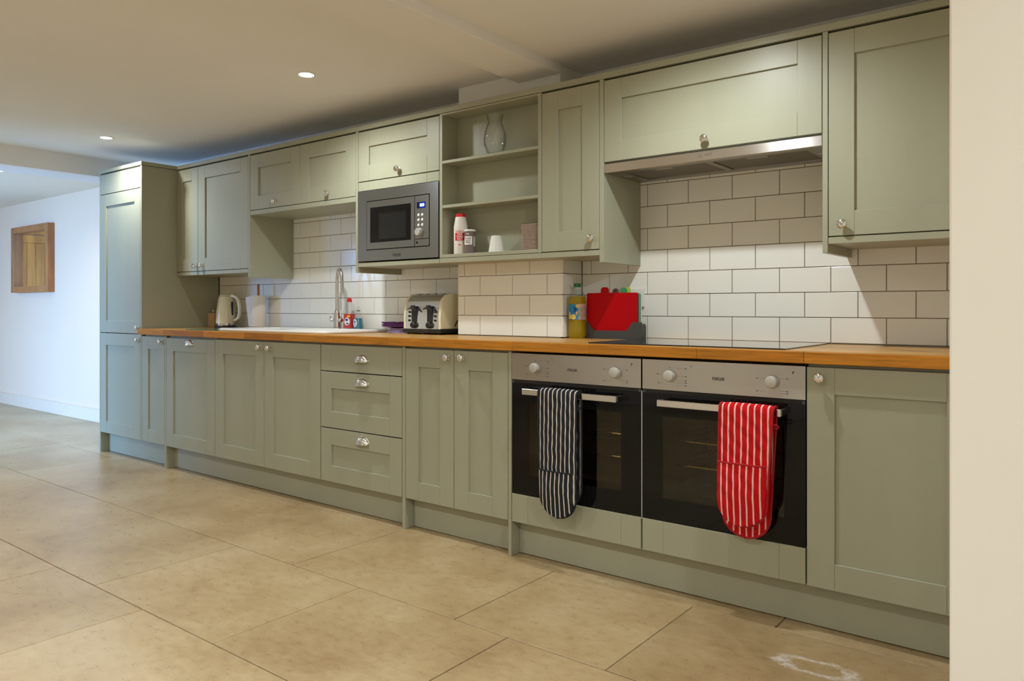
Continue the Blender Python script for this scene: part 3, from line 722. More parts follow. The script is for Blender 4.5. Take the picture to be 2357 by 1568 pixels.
# ================================================================ APPLIANCES
# ---- microwave
mw = thing('microwave', 'built-in stainless microwave with blue clock display beside the shelves', 'microwave', (-2.935, W, 1.307))
def ringbox(b, x0, x1, z0, z1, hx0, hx1, hz0, hz1, y0, y1, bev=0.001):
    b.box(x0, hx0, y0, y1, z0, z1).box(hx1, x1, y0, y1, z0, z1).box(hx0, hx1, y0, y1, hz1, z1).box(hx0, hx1, y0, y1, z0, hz0)
    return b
b = ringbox(B(), -3.2385, -2.6325, 1.3065, 1.6885, -3.1670, -2.6915, 1.3645, 1.6320, 0.2435, 0.262)
build(b, 'trim_frame', 'micro_steel_daylight_tint', mw)
build(B().box(-3.20, -2.66, 0.2625, 0.550, 1.33, 1.66), 'case', 'dark_gap', mw)
mwd = build(ringbox(B(), -3.1625, -2.7995, 1.3690, 1.6275, -3.1356, -2.8240, 1.4040, 1.5940, 0.2415, 0.262), 'door', 'micro_steel_daylight_tint', mw)
build(ringbox(B(), -3.1356, -2.8240, 1.4040, 1.5940, -3.0805, -2.8627, 1.4205, 1.5718, 0.2425, 0.2620), 'window_surround', 'black_glass', mwd)
build(B().box(-3.0805, -2.8627, 0.2432, 0.2620, 1.4205, 1.5718), 'window', 'micro_glass', mwd)
build(B().box(-3.0803, -2.8629, 0.2540, 0.2622, 1.4207, 1.5716), 'window_mesh', 'window_screen', mwd)
cp = build(B().box(-2.7965, -2.6960, 0.2415, 0.262, 1.4065, 1.6275, 0.001), 'control_panel', 'micro_steel_daylight_tint', mw)
build(B().box(-2.7965, -2.6960, 0.2415, 0.262, 1.3690, 1.4045, 0.001), 'release_panel', 'micro_steel_daylight_tint', mw)
build(B().box(-2.7798, -2.7206, 0.2408, 0.2415, 1.5620, 1.5938), 'display', 'black_glass', cp)
build(B().box(-2.7660, -2.7212, 0.2404, 0.2408, 1.5630, 1.5930), 'display_glow', 'lcd_blue', cp)
flat_text('000', 0.022, -2.7425, 0.2400, 1.5770, 'display_digits', 'lcd_digit', cp, 0.0006, 0.95)
for zz in (1.5280, 1.5030, 1.4765):
    for xx in (-2.7675, -2.7405):
        build(B().lathe([(0.0, -0.004), (0.006, -0.004), (0.0072, -0.0025), (0.0072, 0.0)], (xx, 0.2415, zz), 14, 'y'), 'button', 'white_plastic', cp)
build(B().lathe([(0.0, -0.019), (0.0175, -0.019), (0.0195, -0.016), (0.0205, 0.0)], (-2.762, 0.2415, 1.4405), 24, 'y'), 'dial', 'silver_plastic', cp)
flat_text('neue', 0.031, -2.931, 0.2429, 1.3330, 'lettering', 'ink', mw, 0.0004)
build(B().lathe([(0.004, -0.001), (0.005, -0.001)], (-2.7798, 0.2414, 1.3880), 14, 'y').lathe([(0, -0.001), (0.002, -0.001)], (-2.774, 0.2414, 1.3820), 10, 'y'), 'release_mark', 'label_white', mw)

# ---- ovens
def oven(x0, x1, label, kx, tx, wx0, wx1, hx0, hx1):
    xm = (x0 + x1) / 2
    ov = thing('oven', label, 'oven', (xm, 0, 0.27), 'built-in ovens')
    fp = build(B().box(x0, x1, 0.0, 0.030, 0.7505, 0.8615, 0.0008), 'control_panel', 'steel', ov)
    for k in kx:
        kb = build(B().lathe([(0.0, -0.021), (0.015, -0.021), (0.0185, -0.0195), (0.0205, -0.016), (0.0212, -0.004), (0.0225, 0.0)], (k, 0.0, 0.8045), 28, 'y'), 'dial', 'silver_plastic', fp)
    # printed dial marks: ticks with leader lines and tiny symbols
    b = B(); a = 0.00025
    def seg(xa, za, xb_, zb): b.box(min(xa, xb_), max(xa, xb_) + 0.0006, -0.0004, 0.0002, min(za, zb), max(za, zb) + 0.0006)
    k = kx[0]
    for dx_, dz in ((-0.05, 0.004), (-0.046, -0.028), (0.062, 0.028), (0.062, 0.0), (0.062, -0.016), (0.062, -0.024), (0.062, -0.034)):
        seg(k + math.copysign(0.024, dx_), 0.8045 + dz, k + dx_, 0.8045 + dz); b.box(k + dx_ - 0.003, k + dx_ + 0.003, -0.0004, 0.0002, 0.8045 + dz - 0.0016, 0.8045 + dz + 0.0020)
    b.box(k - 0.002, k + 0.002, -0.0004, 0.0002, 0.8325, 0.8355)
    text_bm(b, '\u00b0C', 0.012, lambda u, v: (k + 0.082 + u, -0.0003, 0.840 + v))
    k = kx[1]
    for dx_, dz in ((-0.052, 0.010), (-0.052, -0.033), (0.05, 0.012), (0.05, -0.030), (0.05, -0.037)):
        seg(k + math.copysign(0.024, dx_), 0.8045 + dz, k + dx_, 0.8045 + dz); b.box(k + dx_ - 0.003, k + dx_ + 0.003, -0.0004, 0.0002, 0.8045 + dz - 0.0014, 0.8045 + dz + 0.0014)
    b.box(k + 0.066, k + 0.0685, -0.0004, 0.0002, 0.833, 0.843); b.box(k + 0.0685, k + 0.072, -0.0004, 0.0002, 0.838, 0.843)
    build(b, 'dial_marks', 'ink_soft', fp)
    flat_text('neue', 0.0235, tx, -0.0003, 0.8050, 'lettering', 'ink', fp, 0.0003)
    # door: black glass ring with a pane, handle bar
    d = build(ringbox(B(), x0 + 0.001, x1 - 0.001, 0.2705, 0.7355, wx0, wx1, 0.352, 0.654, 0.003, 0.022), 'door', 'black_glass', ov)
    build(B().box(wx0, wx1, 0.0035, 0.0085, 0.352, 0.654), 'window', 'oven_glass', d)
    build(ringbox(B(), wx0 - 0.02, wx1 + 0.02, 0.335, 0.67, wx0 + 0.055, wx1 - 0.012, 0.375, 0.65, 0.0222, 0.026), 'inner_surround', 'black_glass', d)
    hb = B().box(hx0, hx1, -0.050, -0.040, 0.6955, 0.7195, 0.0015)
    for hx in (hx0, hx1 - 0.012): hb.box(hx, hx + 0.012, -0.040, 0.0028, 0.6975, 0.7175, 0.0008)
    build(hb, 'handle', 'steel_bright', d)
    build(B().box(x0 + 0.012, x1 - 0.012, 0.006, 0.028, 0.7358, 0.7502), 'vent_gap', 'dark_gap', ov)
    for hx in (x0 + 0.002, x1 - 0.012): build(B().box(hx, hx + 0.010, 0.0022, 0.020, 0.7362, 0.7480, 0.001), 'hinge_cap', 'grey_plastic', ov)
    # cavity with two wire racks
    cx0, cx1, cy0, cy1, cz0, cz1 = x0 + 0.065, x1 - 0.065, 0.028, 0.44, 0.325, 0.675
    c = B(); t_ = 0.004
    c.box(cx0 - t_, cx0, cy0, cy1, cz0, cz1).box(cx1, cx1 + t_, cy0, cy1, cz0, cz1).box(cx0, cx1, cy0, cy1, cz0 - t_, cz0).box(cx0, cx1, cy0, cy1, cz1, cz1 + t_).box(cx0 - t_, cx1 + t_, cy1, cy1 + t_, cz0 - t_, cz1 + t_)
    for side in (cx0, cx1 - 0.005):
        for q in range(4): c.box(side, side + 0.005, cy0 + 0.02, cy1 - 0.01, 0.375 + q * 0.07, 0.379 + q * 0.07)
    build(c, 'cavity', 'cavity', ov)
    for rz in (0.47, 0.56):
        r = B().tube([(cx0 + 0.006, cy0 + 0.03, rz), (cx1 - 0.006, cy0 + 0.03, rz)], 0.003, 8).tube([(cx0 + 0.006, cy1 - 0.03, rz), (cx1 - 0.006, cy1 - 0.03, rz)], 0.003, 8)
        for q in range(15):
            xx = cx0 + 0.012 + q * (cx1 - cx0 - 0.024) / 14
            r.tube([(xx, cy0 + 0.028, rz + 0.004), (xx, cy1 - 0.028, rz + 0.004)], 0.0013, 6)
        build(r, 'wire_rack', 'gold_wire', ov)
oven(-1.9770, -1.3645, 'left built-in oven with navy striped gloves on its handle', (-1.8521, -1.4726), -1.671, -1.8937, -1.450, -1.8866, -1.4438)
oven(-1.3590, -0.7645, 'right built-in oven with red striped gloves on its handle', (-1.2457, -0.8724), -1.0615, -1.2808, -0.8340, -1.2747, -0.8280)
o = build(B().box(-1.3632, -1.3606, 0.001, 0.03, 0.262, 0.742), 'oven_joint_strip', 'silver_plastic', None, (-1.362, 0.0, 0.262))
tag(o, 'thin silver strip in the gap between the two ovens', 'trim strip')

# ---- hob
hb = thing('hob', 'black glass ceramic hob set flush into the oak worktop', 'hob', (-1.232, 0.285, 0.91))
build(B().box(-1.622, -0.843, 0.040, 0.540, 0.9102, 0.9150, 0.0012, 2), 'glass', 'hob_glass', hb)

# ---- cooker hood
hd = thing('cooker_hood', 'slim stainless steel cooker hood above the hob', 'cooker hood', (-1.227, W, 1.625))
fa = build(B().box(-1.6740, -0.7820, W - 0.001, W + 0.02, 1.6250, 1.6625, 0.0015), 'fascia', 'steel_bright', hd)
body = ringbox(B(), -1.6740, -0.7820, 0, 0, 0, 0, 0, 0, 0, 0) if False else B()
y0, y1, z0, z1 = W + 0.0205, 0.5755, 1.6265, 1.668
body.box(-1.6740, -0.7820, y0, 0.305, z0, z1).box(-1.6740, -0.7820, 0.525, y1, z0, z1).box(-1.6740, -1.605, 0.305, 0.525, z0, z1).box(-0.850, -0.7820, 0.305, 0.525, z0, z1).box(-1.24, -1.215, 0.305, 0.525, z0, z1).box(-1.605, -0.85, 0.305, 0.525, 1.640, z1)
build(body, 'casing', 'steel_dark', hd)
for xa, xb in ((-1.6035, -1.2415), (-1.2135, -0.8515)):
    f = build(B().box(xa, xb, 0.3065, 0.5235, 1.630, 1.638, 0.001), 'grease_filter', 'filter_mesh', hd)
    build(B().box(xa + 0.13, xa + 0.21, 0.318, 0.345, 1.6275, 1.6302, 0.0008), 'filter_latch', 'steel', f)
for xa in (-1.655, -0.835): build(B().box(xa, xa + 0.04, 0.375, 0.400, 1.6240, 1.6266, 0.0006), 'lamp_cover', 'steel_bright', hd)
b = B(); text_bm(b, 'NEFF', 0.013, lambda u, v: (-1.2060 + u * 1.05, W - 0.0013, 1.6462 + v), bold=0.0004)
for s in ((-1.2435, -1.2285, 1.6520, 1.6530), (-1.2435, -1.2425, 1.6385, 1.6530), (-1.2435, -1.2385, 1.6385, 1.6395), (-1.2335, -1.2285, 1.6385, 1.6395), (-1.2295, -1.2285, 1.6490, 1.6530), (-1.2410, -1.2310, 1.6440, 1.6475)):
    b.box(s[0], s[1], W - 0.0014, W - 0.0009, s[2], s[3])
build(b, 'lettering', 'ink_soft', fa)

# ---- oven gloves
def glove(name, label, xc, w_top, w_bot, drift, zt, zpocket, zb_front, zb_back, mat, pipe, yoff=0.0):
    """double oven glove folded over the handle bar: a padded strip with a rounded pocket at each end"""
    yf = -0.0655
    t = thing(name, label, 'oven glove', (xc, yf, zt), 'striped oven gloves on the oven handles')
    H = zt - zb_front
    # path over the bar: back hangs between bar and door, front hangs free
    def path(off):
        p = []
        yb = -0.026
        n = 22
        for i in range(n):
            g_ = 1 - math.cos(0.5 * PI * i / (n - 1)); p.append((yb - off * 0.6, zb_back + (0.700 - zb_back) * g_, -1, 1 - g_))
        for i in range(1, 9):
            a = PI * i / 9
            rr = 0.0165 + off
            p.append((-0.0445 + (rr + 0.002) * math.cos(a), 0.712 + (rr - 0.004) * math.sin(a), 0, 0))
        m = 26
        for i in range(m):
            f = math.sin(0.5 * PI * i / (m - 1))
            p.append((-0.0635 - off - 0.004 * math.sin(PI * f), 0.705 + (zb_front - 0.705) * f, 1, f))
        return p
    def width(side, z, zb):
        f = (zt - z) / (zt - zb_front)
        wd = w_top + (w_bot - w_top) * min(1, max(0, f)); r = wd * 0.5
        q = 1.0
        if side != 0 and z < zb + r * 0.92:
            k = (zb + r * 0.92 - z) / (r * 0.92); q = math.sqrt(max(0.0, 1 - min(1, k) ** 2))
        return wd / 2 * max(q, 0.03), xc + drift * min(1, max(0, f))
    N = 13
    def sheet(pth, puff):
        rows = []
        for (y, z, side, f) in pth:
            hw, cx = width(side, z, zb_front if side == 1 else zb_back)
            row = []
            for j in range(N):
                u = -1 + 2 * j / (N - 1)
                pf = puff * (1 - u ** 4)
                sy = -pf if side >= 0 else pf * 0.5
                sz = pf if side == 0 else 0
                wv = 0.0012 * math.sin(z * 160 + u * 3) * (1 - u * u)
                row.append((cx + hw * u, y + sy + wv, z + sz))
            rows.append(row)
        return rows
    outer = sheet(path(0.004), 0.004); inner = sheet(path(-0.001), 0.0)
    b = B(); b.grid(outer); b.grid([list(reversed(r)) for r in inner])
    for rws in ((outer, inner),):
        for k in range(len(outer) - 1):
            for e in (0, N - 1):
                b._add([outer[k][e], outer[k + 1][e], inner[k + 1][e], inner[k][e]], [(0, 1, 2, 3)], True)
        for k in (0, -1):
            for j in range(N - 1): b._add([outer[k][j], outer[k][j + 1], inner[k][j + 1], inner[k][j]], [(0, 1, 2, 3)], True)
    build(b, 'padded_strip', mat, t, angle=80)
    # pocket on the front end
    prow = []; pin = []
    m = 18
    for i in range(m):
        f = math.sin(0.5 * PI * i / (m - 1)); z = zpocket + (zb_front + 0.002 - zpocket) * f
        hw, cx = width(1, z, zb_front); hw *= 0.965
        pr_ = []; pi_ = []
        for j in range(N):
            u = -1 + 2 * j / (N - 1)
            y = -0.0705 - 0.004 * math.sin(PI * min(1, (0.705 - z) / (0.705 - zb_front)))
            pf = (0.006 + 0.007 * math.sin(PI * min(1, f * 1.0 + 0.12))) * (1 - u ** 4)
            pr_.append((cx - 0.003 + hw * u, y - pf - 0.002, z)); pi_.append((cx - 0.003 + hw * u, y + 0.001, z))
        prow.append(pr_); pin.append(pi_)
    b = B(); b.grid(prow); b.grid([list(reversed(r)) for r in pin])
    for k in range(m - 1):
        for e in (0, N - 1): b._add([prow[k][e], prow[k + 1][e], pin[k + 1][e], pin[k][e]], [(0, 1, 2, 3)], True)
    for j in range(N - 1): b._add([prow[0][j], prow[0][j + 1], pin[0][j + 1], pin[0][j]], [(0, 1, 2, 3)], True)
    pk = build(b, 'pocket', mat, t, angle=80)
    build(B().tube(prow[0], 0.0032, 8), 'pocket_piping', pipe, pk)
    # piping all round
    edge = [r[0] for r in outer] ; edge2 = [r[-1] for r in outer]
    b = B().tube(edge, 0.0036, 8).tube(edge2, 0.0036, 8)
    b.tube(outer[-1], 0.0036, 8).tube(outer[0], 0.0036, 8)
    build(b, 'piping', pipe, t)
    hx = xc + w_top / 2
    build(B().tube([(hx - 0.004, -0.066, 0.668), (hx + 0.012, -0.070, 0.672), (hx + 0.018, -0.066, 0.665), (hx + 0.012, -0.062, 0.659), (hx - 0.004, -0.064, 0.661)], 0.0022, 8), 'hanging_loop', pipe, t)
glove('oven_glove', 'black and white striped double oven glove on the left oven handle', -1.7000, 0.183, 0.166, 0.008, 0.7300, 0.408, 0.226, 0.262, 'navy_stripe', 'navy_piping')
glove('oven_glove', 'red and white striped double oven glove on the right oven handle', -0.9380, 0.183, 0.164, -0.014, 0.7300, 0.532, 0.322, 0.275, 'red_stripe', 'red_piping')

# ================================================================ SMALL THINGS ON THE WORKTOP
WZ = 0.9101
# ---- kettle
kx, ky = -4.908, 0.470
kt = thing('kettle', 'cream enamelled electric kettle with a looped handle beside the larder', 'kettle', (kx, ky, WZ))
build(B().lathe([(0.0, 0), (0.067, 0), (0.069, 0.004), (0.069, 0.014), (0.064, 0.019), (0.0, 0.019)], (kx, ky, WZ), 32), 'power_base', 'black_plastic', kt)
build(B().lathe([(0.0, 0.0195), (0.0645, 0.0195), (0.0650, 0.033), (0.0, 0.033)], (kx, ky, WZ), 32), 'chrome_ring', 'chrome', kt, label='shiny chrome ring')
build(B().lathe([(0.0, 0.0335), (0.0655, 0.0335), (0.0652, 0.06), (0.0630, 0.10), (0.0585, 0.145), (0.052, 0.19), (0.047, 0.216), (0.044, 0.224), (0.0, 0.228)], (kx, ky, WZ), 40,
              flute=lambda a: 1 + 0.010 * math.sin(a * 9)), 'jug_body', 'cream_enamel', kt)
build(B().lathe([(0.0, 0.2285), (0.044, 0.2265), (0.043, 0.233), (0.026, 0.240), (0.0, 0.242)], (kx, ky, WZ), 28), 'lid', 'cream_enamel', kt)
hp = [(0.040, 0.225), (0.062, 0.228), (0.090, 0.215), (0.106, 0.190), (0.113, 0.150), (0.114, 0.105), (0.105, 0.072), (0.088, 0.058), (0.066, 0.054)]
build(B().tube([(kx + a * 1.06, ky + a * 0.30, WZ + z) for a, z in hp], [0.010, 0.012, 0.013, 0.013, 0.012, 0.012, 0.012, 0.011, 0.009], 12), 'handle', 'cream_enamel', kt)
build(B().prism([(-0.085, 0.214), (-0.045, 0.185), (-0.035, 0.226), (-0.05, 0.228)], 'xz', 0, 0.03, 0.003).box(-0.001, 0, -0.001, 0, 0, 0.001) if False else
      B().prism([(kx - 0.066, WZ + 0.218), (kx - 0.045, WZ + 0.185), (kx - 0.035, WZ + 0.224)], 'xz', ky - 0.016, ky + 0.016, 0.002), 'spout', 'cream_enamel', kt)
build(B().box(kx + 0.052, kx + 0.066, ky + 0.006, ky + 0.022, WZ + 0.09, WZ + 0.185, 0.004), 'water_gauge', 'black_plastic', kt)
# ---- bamboo block with glass shakers
bx, by = -5.125, 0.515
o = build(B().box(bx - 0.042, bx + 0.034, by - 0.03, by + 0.03, WZ, WZ + 0.104, 0.004), 'bamboo_block', 'bamboo', None, (bx, by, WZ))
tag(o, 'small bamboo block beside the kettle against the larder side', 'wooden block')
o = thing('shaker', 'tiny ribbed chrome shaker standing on the bamboo block', 'shaker', (bx, by, WZ + 0.1041))
build(B().lathe([(0, 0), (0.014, 0), (0.0155, 0.003), (0.0155, 0.022), (0, 0.023)], (bx, by, WZ + 0.1041), 16, flute=lambda a: 1 + 0.06 * math.cos(a * 8)), 'jar', 'chrome', o)
# ---- kitchen roll
rx, ry = -4.553, 0.497
kr = thing('kitchen_roll', 'white kitchen paper roll on an orange wooden post holder', 'kitchen roll', (rx, ry, WZ))
build(B().lathe([(0, 0), (0.062, 0), (0.062, 0.010), (0.058, 0.014), (0, 0.014)], (rx, ry, WZ), 28).lathe([(0.0085, 0.014), (0.0085, 0.300), (0.006, 0.305), (0, 0.306)], (rx, ry, WZ), 14), 'holder', 'orange_wood', kr)
build(B().lathe([(0.019, 0.0145), (0.053, 0.0145), (0.0535, 0.016), (0.0525, 0.226), (0.019, 0.226), (0.019, 0.0145)], (rx, ry, WZ), 36), 'paper', 'paper', kr)
b = B(); b.grid([[(rx - 0.012 - (0.046 + 0.036 * zz) * (q / 4) * 1.05, ry - 0.052 + 0.016 * (q / 4) ** 2, WZ + 0.016 + zz * (0.206 - 0.010 * q / 4)) for q in range(5)] for zz in [i / 6 for i in range(7)]])
build(b, 'loose_sheet', 'paper', kr)
# ---- green glass board
o = build(B().box(-4.700, -4.352, 0.055, 0.27, WZ, WZ + 0.006, 0.002, 2), 'glass_board', 'green_glass', None, (-4.52, 0.16, WZ))
tag(o, 'dark green glass board lying flat left of the sink', 'board')
# ---- bottles on the sink ledge
def patch(b, c, r, a0, a1, z0, z1, n=10, squash=1.0):
    rows = []
    for z in (z0, z1): rows.append([(c[0] + r * math.cos(R(a0 + (a1 - a0) * i / n)), c[1] + squash * r * math.sin(R(a0 + (a1 - a0) * i / n)), c[2] + z) for i in range(n + 1)])
    b.grid(rows, True)
def disc_on(b, c, r, ang, z, rad, squash=1.0, n=14, sx=1.0):
    vs = []
    for i in range(n):
        q = 2 * PI * i / n; a = R(ang) + rad * sx * math.cos(q) / r
        vs.append((c[0] + r * math.cos(a), c[1] + squash * r * math.sin(a), c[2] + z + rad * math.sin(q)))
    b._add(vs, [tuple(range(n))])
def cyl_text(b, s, size, c, r, ang, z, bold=0.0, squash=1.0, sx=1.0):
    text_bm(b, s, size, lambda u, v: (c[0] + r * math.cos(R(ang) + u * sx / r), c[1] + squash * r * math.sin(R(ang) + u * sx / r), c[2] + z + v), bold=bold)
SZ = 0.9275
FA = -40       # the side of a round thing that faces the camera here
sx_, sy_ = -3.631, 0.515; c = (sx_, sy_, SZ)
wu = thing('washing_up_bottle', 'clear washing-up bottle half full of red liquid, red cap', 'bottle', c)
build(B().lathe([(0, 0.001), (0.035, 0.001), (0.0375, 0.006), (0.0355, 0.03), (0.0345, 0.055), (0.0335, 0.088), (0, 0.088)], c, 24), 'liquid', 'red_liquid', wu)
build(B().lathe([(0, 0), (0.036, 0), (0.0385, 0.006), (0.0365, 0.03), (0.0355, 0.055), (0.0350, 0.09), (0.0345, 0.115), (0.030, 0.135), (0.019, 0.150), (0.012, 0.156), (0.012, 0.160)], c, 28, flute=lambda a: 1 + 0.01 * math.sin(6 * a)), 'shell', 'clear_plastic', wu)
build(B().lathe([(0.0, 0.1600), (0.0155, 0.1600), (0.0155, 0.176), (0.0105, 0.180), (0.0095, 0.186), (0.0, 0.187)], c, 20), 'cap', 'red_plastic', wu)
b = B(); disc_on(b, c, 0.0387, FA - 24, 0.042, 0.024, sx=0.75); build(b, 'label_panel', 'label_white', wu)
b = B(); disc_on(b, c, 0.0392, FA - 26, 0.052, 0.007, sx=1.3); disc_on(b, c, 0.0392, FA - 20, 0.030, 0.005, sx=1.6); build(b, 'label_mark', 'label_navy', wu)
b = B(); disc_on(b, c, 0.0386, FA - 8, 0.073, 0.006, sx=1.6); build(b, 'label_mark', 'label_yellow', wu)
c = (-3.547, 0.512, SZ)
wb2 = thing('blue_soap_bottle', 'small clear bottle of blue soap right of the red one', 'bottle', c)
build(B().lathe([(0, 0.001), (0.028, 0.001), (0.0285, 0.006), (0.026, 0.045), (0.0235, 0.062), (0, 0.062)], c, 24), 'liquid', 'blue_liquid', wb2)
build(B().lathe([(0, 0), (0.029, 0), (0.0298, 0.006), (0.0275, 0.045), (0.0230, 0.070), (0.017, 0.088), (0.0105, 0.095), (0.010, 0.104)], c, 24), 'shell', 'clear_plastic', wb2)
build(B().lathe([(0, 0.1042), (0.0115, 0.1042), (0.0115, 0.1095), (0, 0.1095)], c, 18), 'collar', 'ink', wb2)
build(B().lathe([(0.009, 0.1097), (0.009, 0.125), (0.006, 0.134), (0.0, 0.135)], c, 18), 'cap', 'clear_plastic', wb2)
b = B(); disc_on(b, c, 0.0300, FA - 42, 0.034, 0.024, sx=0.6); build(b, 'label_panel', 'label_white', wb2)
b = B(); disc_on(b, c, 0.0304, FA - 42, 0.040, 0.008); disc_on(b, c, 0.0304, FA - 42, 0.022, 0.005); build(b, 'label_mark', 'label_blue', wb2)
# ---- folded cloths
def folded(name, label, x0, x1, y0, y1, z0, layers, lt, mat, ph):
    b = B(); n = 18
    for k in range(layers):
        z = z0 + k * lt * 1.05
        top = []; bot = []; s = random.uniform(-0.006, 0.006)
        for i in range(n + 1):
            u = i / n; x = x0 + s + (x1 - x0) * u
            wv = lt * (0.25 + 0.25 * k) * math.sin(u * 6 + ph + k * 0.7) + (lt * 1.0 * (1 - u) ** 4 if k == layers - 1 else 0)
            rr = lt * 0.5 * math.sqrt(max(0.05, 1 - (2 * u - 1) ** 12))
            top.append((x, z + lt / 2 + rr + max(0, wv))); bot.append((x, z + lt / 2 - rr + max(0, wv)))
        b.prism(top + list(reversed(bot)), 'xz', y0 + random.uniform(0, .006), y1, 0.0015, True)
    o = build(b, name, mat, None, ((x0 + x1) / 2, (y0 + y1) / 2, z0), angle=60)
    return tag(o, label, 'cloth', 'folded cloths beside the toaster')
folded('dishcloth', 'folded lilac and grey cloth at the bottom of the pile beside the toaster', -3.215, -3.040, 0.435, 0.545, WZ, 3, 0.0088, 'lilac', 0.5)
folded('dishcloth', 'folded dark purple cloth lying on the lilac one beside the toaster', -3.250, -3.035, 0.430, 0.535, WZ + 0.0345, 3, 0.0078, 'purple', 2.0)
# ---- toaster
tx0, tx1, ty0, ty1 = -3.014, -2.738, 0.372, 0.566
to = thing('toaster', 'cream and chrome four-slice toaster beside the chimney breast', 'toaster', ((tx0 + tx1) / 2, 0.47, WZ))
build(B().box(tx0 - 0.004, tx1 + 0.003, ty0 - 0.004, ty1, WZ + 0.008, WZ + 0.029, 0.003), 'base', 'black_plastic', to)
for xx in (tx0 + 0.025, (tx0 + tx1) / 2, tx1 - 0.025):
    for yy in (ty0 + 0.015, ty1 - 0.025): build(B().lathe([(0, 0), (0.007, 0), (0.009, 0.009), (0, 0.009)], (xx, yy, WZ), 10), 'foot', 'black_plastic', to)
zb = WZ + 0.0295
def prof(ins, top):
    p = [(ty0 + 0.000 + ins, zb), (ty0 + 0.002 + ins, zb + 0.06), (ty0 + 0.007 + ins, zb + 0.11)]
    for i in range(9):
        a = R(170 - i * 10); p.append((ty0 + 0.072 + ins + 0.063 * math.cos(a), zb + 0.112 + (top - 0.112 - ins) * math.sin(a)))
    p += [(ty1 - 0.065 - ins, zb + top - ins)]
    for i in range(1, 8):
        a = R(80 - i * 10); p.append((ty1 - 0.065 - ins + 0.06 * math.cos(a), zb + 0.115 + (top - 0.115 - ins) * math.sin(a)))
    p += [(ty1 - ins - 0.001, zb + 0.06), (ty1 - ins - 0.001, zb)]
    return p
TP_ = 0.187
build(B().prism(prof(0.0025, TP_), 'yz', tx0 + 0.0155, tx1 - 0.0175, smooth=True), 'body', 'toaster_steel_daylight_tint', to, angle=40)
build(B().prism(prof(0.0, TP_), 'yz', tx0, tx0 + 0.015, 0.004, True), 'side_panel', 'cream_enamel', to, angle=40)
build(B().prism(prof(0.0, TP_), 'yz', tx1 - 0.017, tx1, 0.005, True), 'side_panel', 'cream_enamel', to, angle=40)
for k in range(4):
    xx = tx0 + 0.028 + k * 0.058
    build(B().box(xx, xx + 0.030, ty0 + 0.062, ty1 - 0.055, zb + TP_ - 0.006, zb + TP_ + 0.0025, 0.002), 'slot', 'steel_dark', to)
fxw = (tx1 - 0.017) - (tx0 + 0.015)
for fr in (0.27, 0.745):
    lx = tx0 + 0.015 + fxw * fr; yy = ty0
    ch = [(lx + 0.0145 * math.cos(R(a)), zb + 0.104 + 0.0145 * math.sin(R(a))) for a in range(0, 181, 20)] + [(lx + 0.0145 * math.cos(R(a)), zb + 0.045 + 0.0145 * math.sin(R(a))) for a in range(180, 361, 20)]
    lv = build(B().prism(ch, 'xz', yy - 0.0035, yy + 0.006), 'lever_track', 'black_plastic', to)
    build(B().tube([(lx - 0.036, yy - 0.012, zb + 0.104), (lx - 0.018, yy - 0.016, zb + 0.110), (lx, yy - 0.018, zb + 0.112), (lx + 0.018, yy - 0.016, zb + 0.104), (lx + 0.030, yy - 0.012, zb + 0.096)], [0.0025, 0.0045, 0.007, 0.0055, 0.0045], 10).box(lx - 0.012, lx + 0.012, yy - 0.018, yy + 0.004, zb + 0.104, zb + 0.126, 0.004), 'lever', 'black_plastic', to)
    build(B().lathe([(0, -0.018), (0.013, -0.018), (0.0165, -0.014), (0.018, 0.002)], (lx, yy + 0.001, zb + 0.020), 20, 'y').box(lx - 0.0012, lx + 0.0012, yy - 0.0182, yy - 0.0165, zb + 0.012, zb + 0.030), 'dial', 'black_plastic', to)
    bxk = lx + (-0.038 if fr < 0.5 else 0.038)
    for q, zz in enumerate((0.045, 0.068, 0.090)):
        build(B().lathe([(0, -0.004), (0.005, -0.004), (0.0062, 0.004)], (bxk, yy + (0.001 if q < 2 else 0.004), zb + zz), 14, 'y'), 'button', 'black_plastic', to)
build(B().tube([(tx1 - 0.03, ty1 - 0.08, WZ + 0.03), (tx1 + 0.000, ty1 - 0.08, WZ + 0.045), (tx1 + 0.002, ty1 - 0.065, WZ + 0.07), (tx1 + 0.010, ty1 - 0.035, WZ + 0.085), (tx1 + 0.016, ty1 - 0.005, WZ + 0.075)], 0.0032, 8), 'cord', 'black_plastic', to)
# ---- oil bottle
c = (-1.936, 0.447, WZ)
ob = thing('oil_bottle', 'tall bottle of yellow cooking oil with green cap left of the boards', 'bottle', c)
build(B().lathe([(0, 0.0), (0.036, 0.0), (0.0395, 0.006), (0.0400, 0.03), (0.0390, 0.05), (0.0395, 0.080), (0.0385, 0.084), (0.0385, 0.160), (0.0395, 0.166), (0.0395, 0.185), (0.036, 0.196), (0, 0.197)], c, 30, flute=lambda a: 1 + 0.012 * math.sin(8 * a)), 'oil', 'oil', ob)
build(B().lathe([(0.0400, 0.186), (0.0372, 0.200), (0.028, 0.215), (0.0165, 0.226), (0.0135, 0.230), (0.0135, 0.238)], c, 30), 'shoulder', 'clear_plastic', ob)
build(B().lathe([(0.0, 0.2382), (0.0160, 0.2382), (0.0165, 0.256), (0.0, 0.257)], c, 24), 'cap', 'green_cap', ob)
A0 = -78; F_ = -57
b = B(); patch(b, c, 0.0405, A0 - 88, A0 + 28, 0.088, 0.158, 14); lb = build(b, 'label_front', 'label_blue', ob)
b = B(); disc_on(b, c, 0.0408, F_ - 28, 0.134, 0.015, sx=1.1); build(b, 'label_badge', 'label_navy', lb)
b = B()
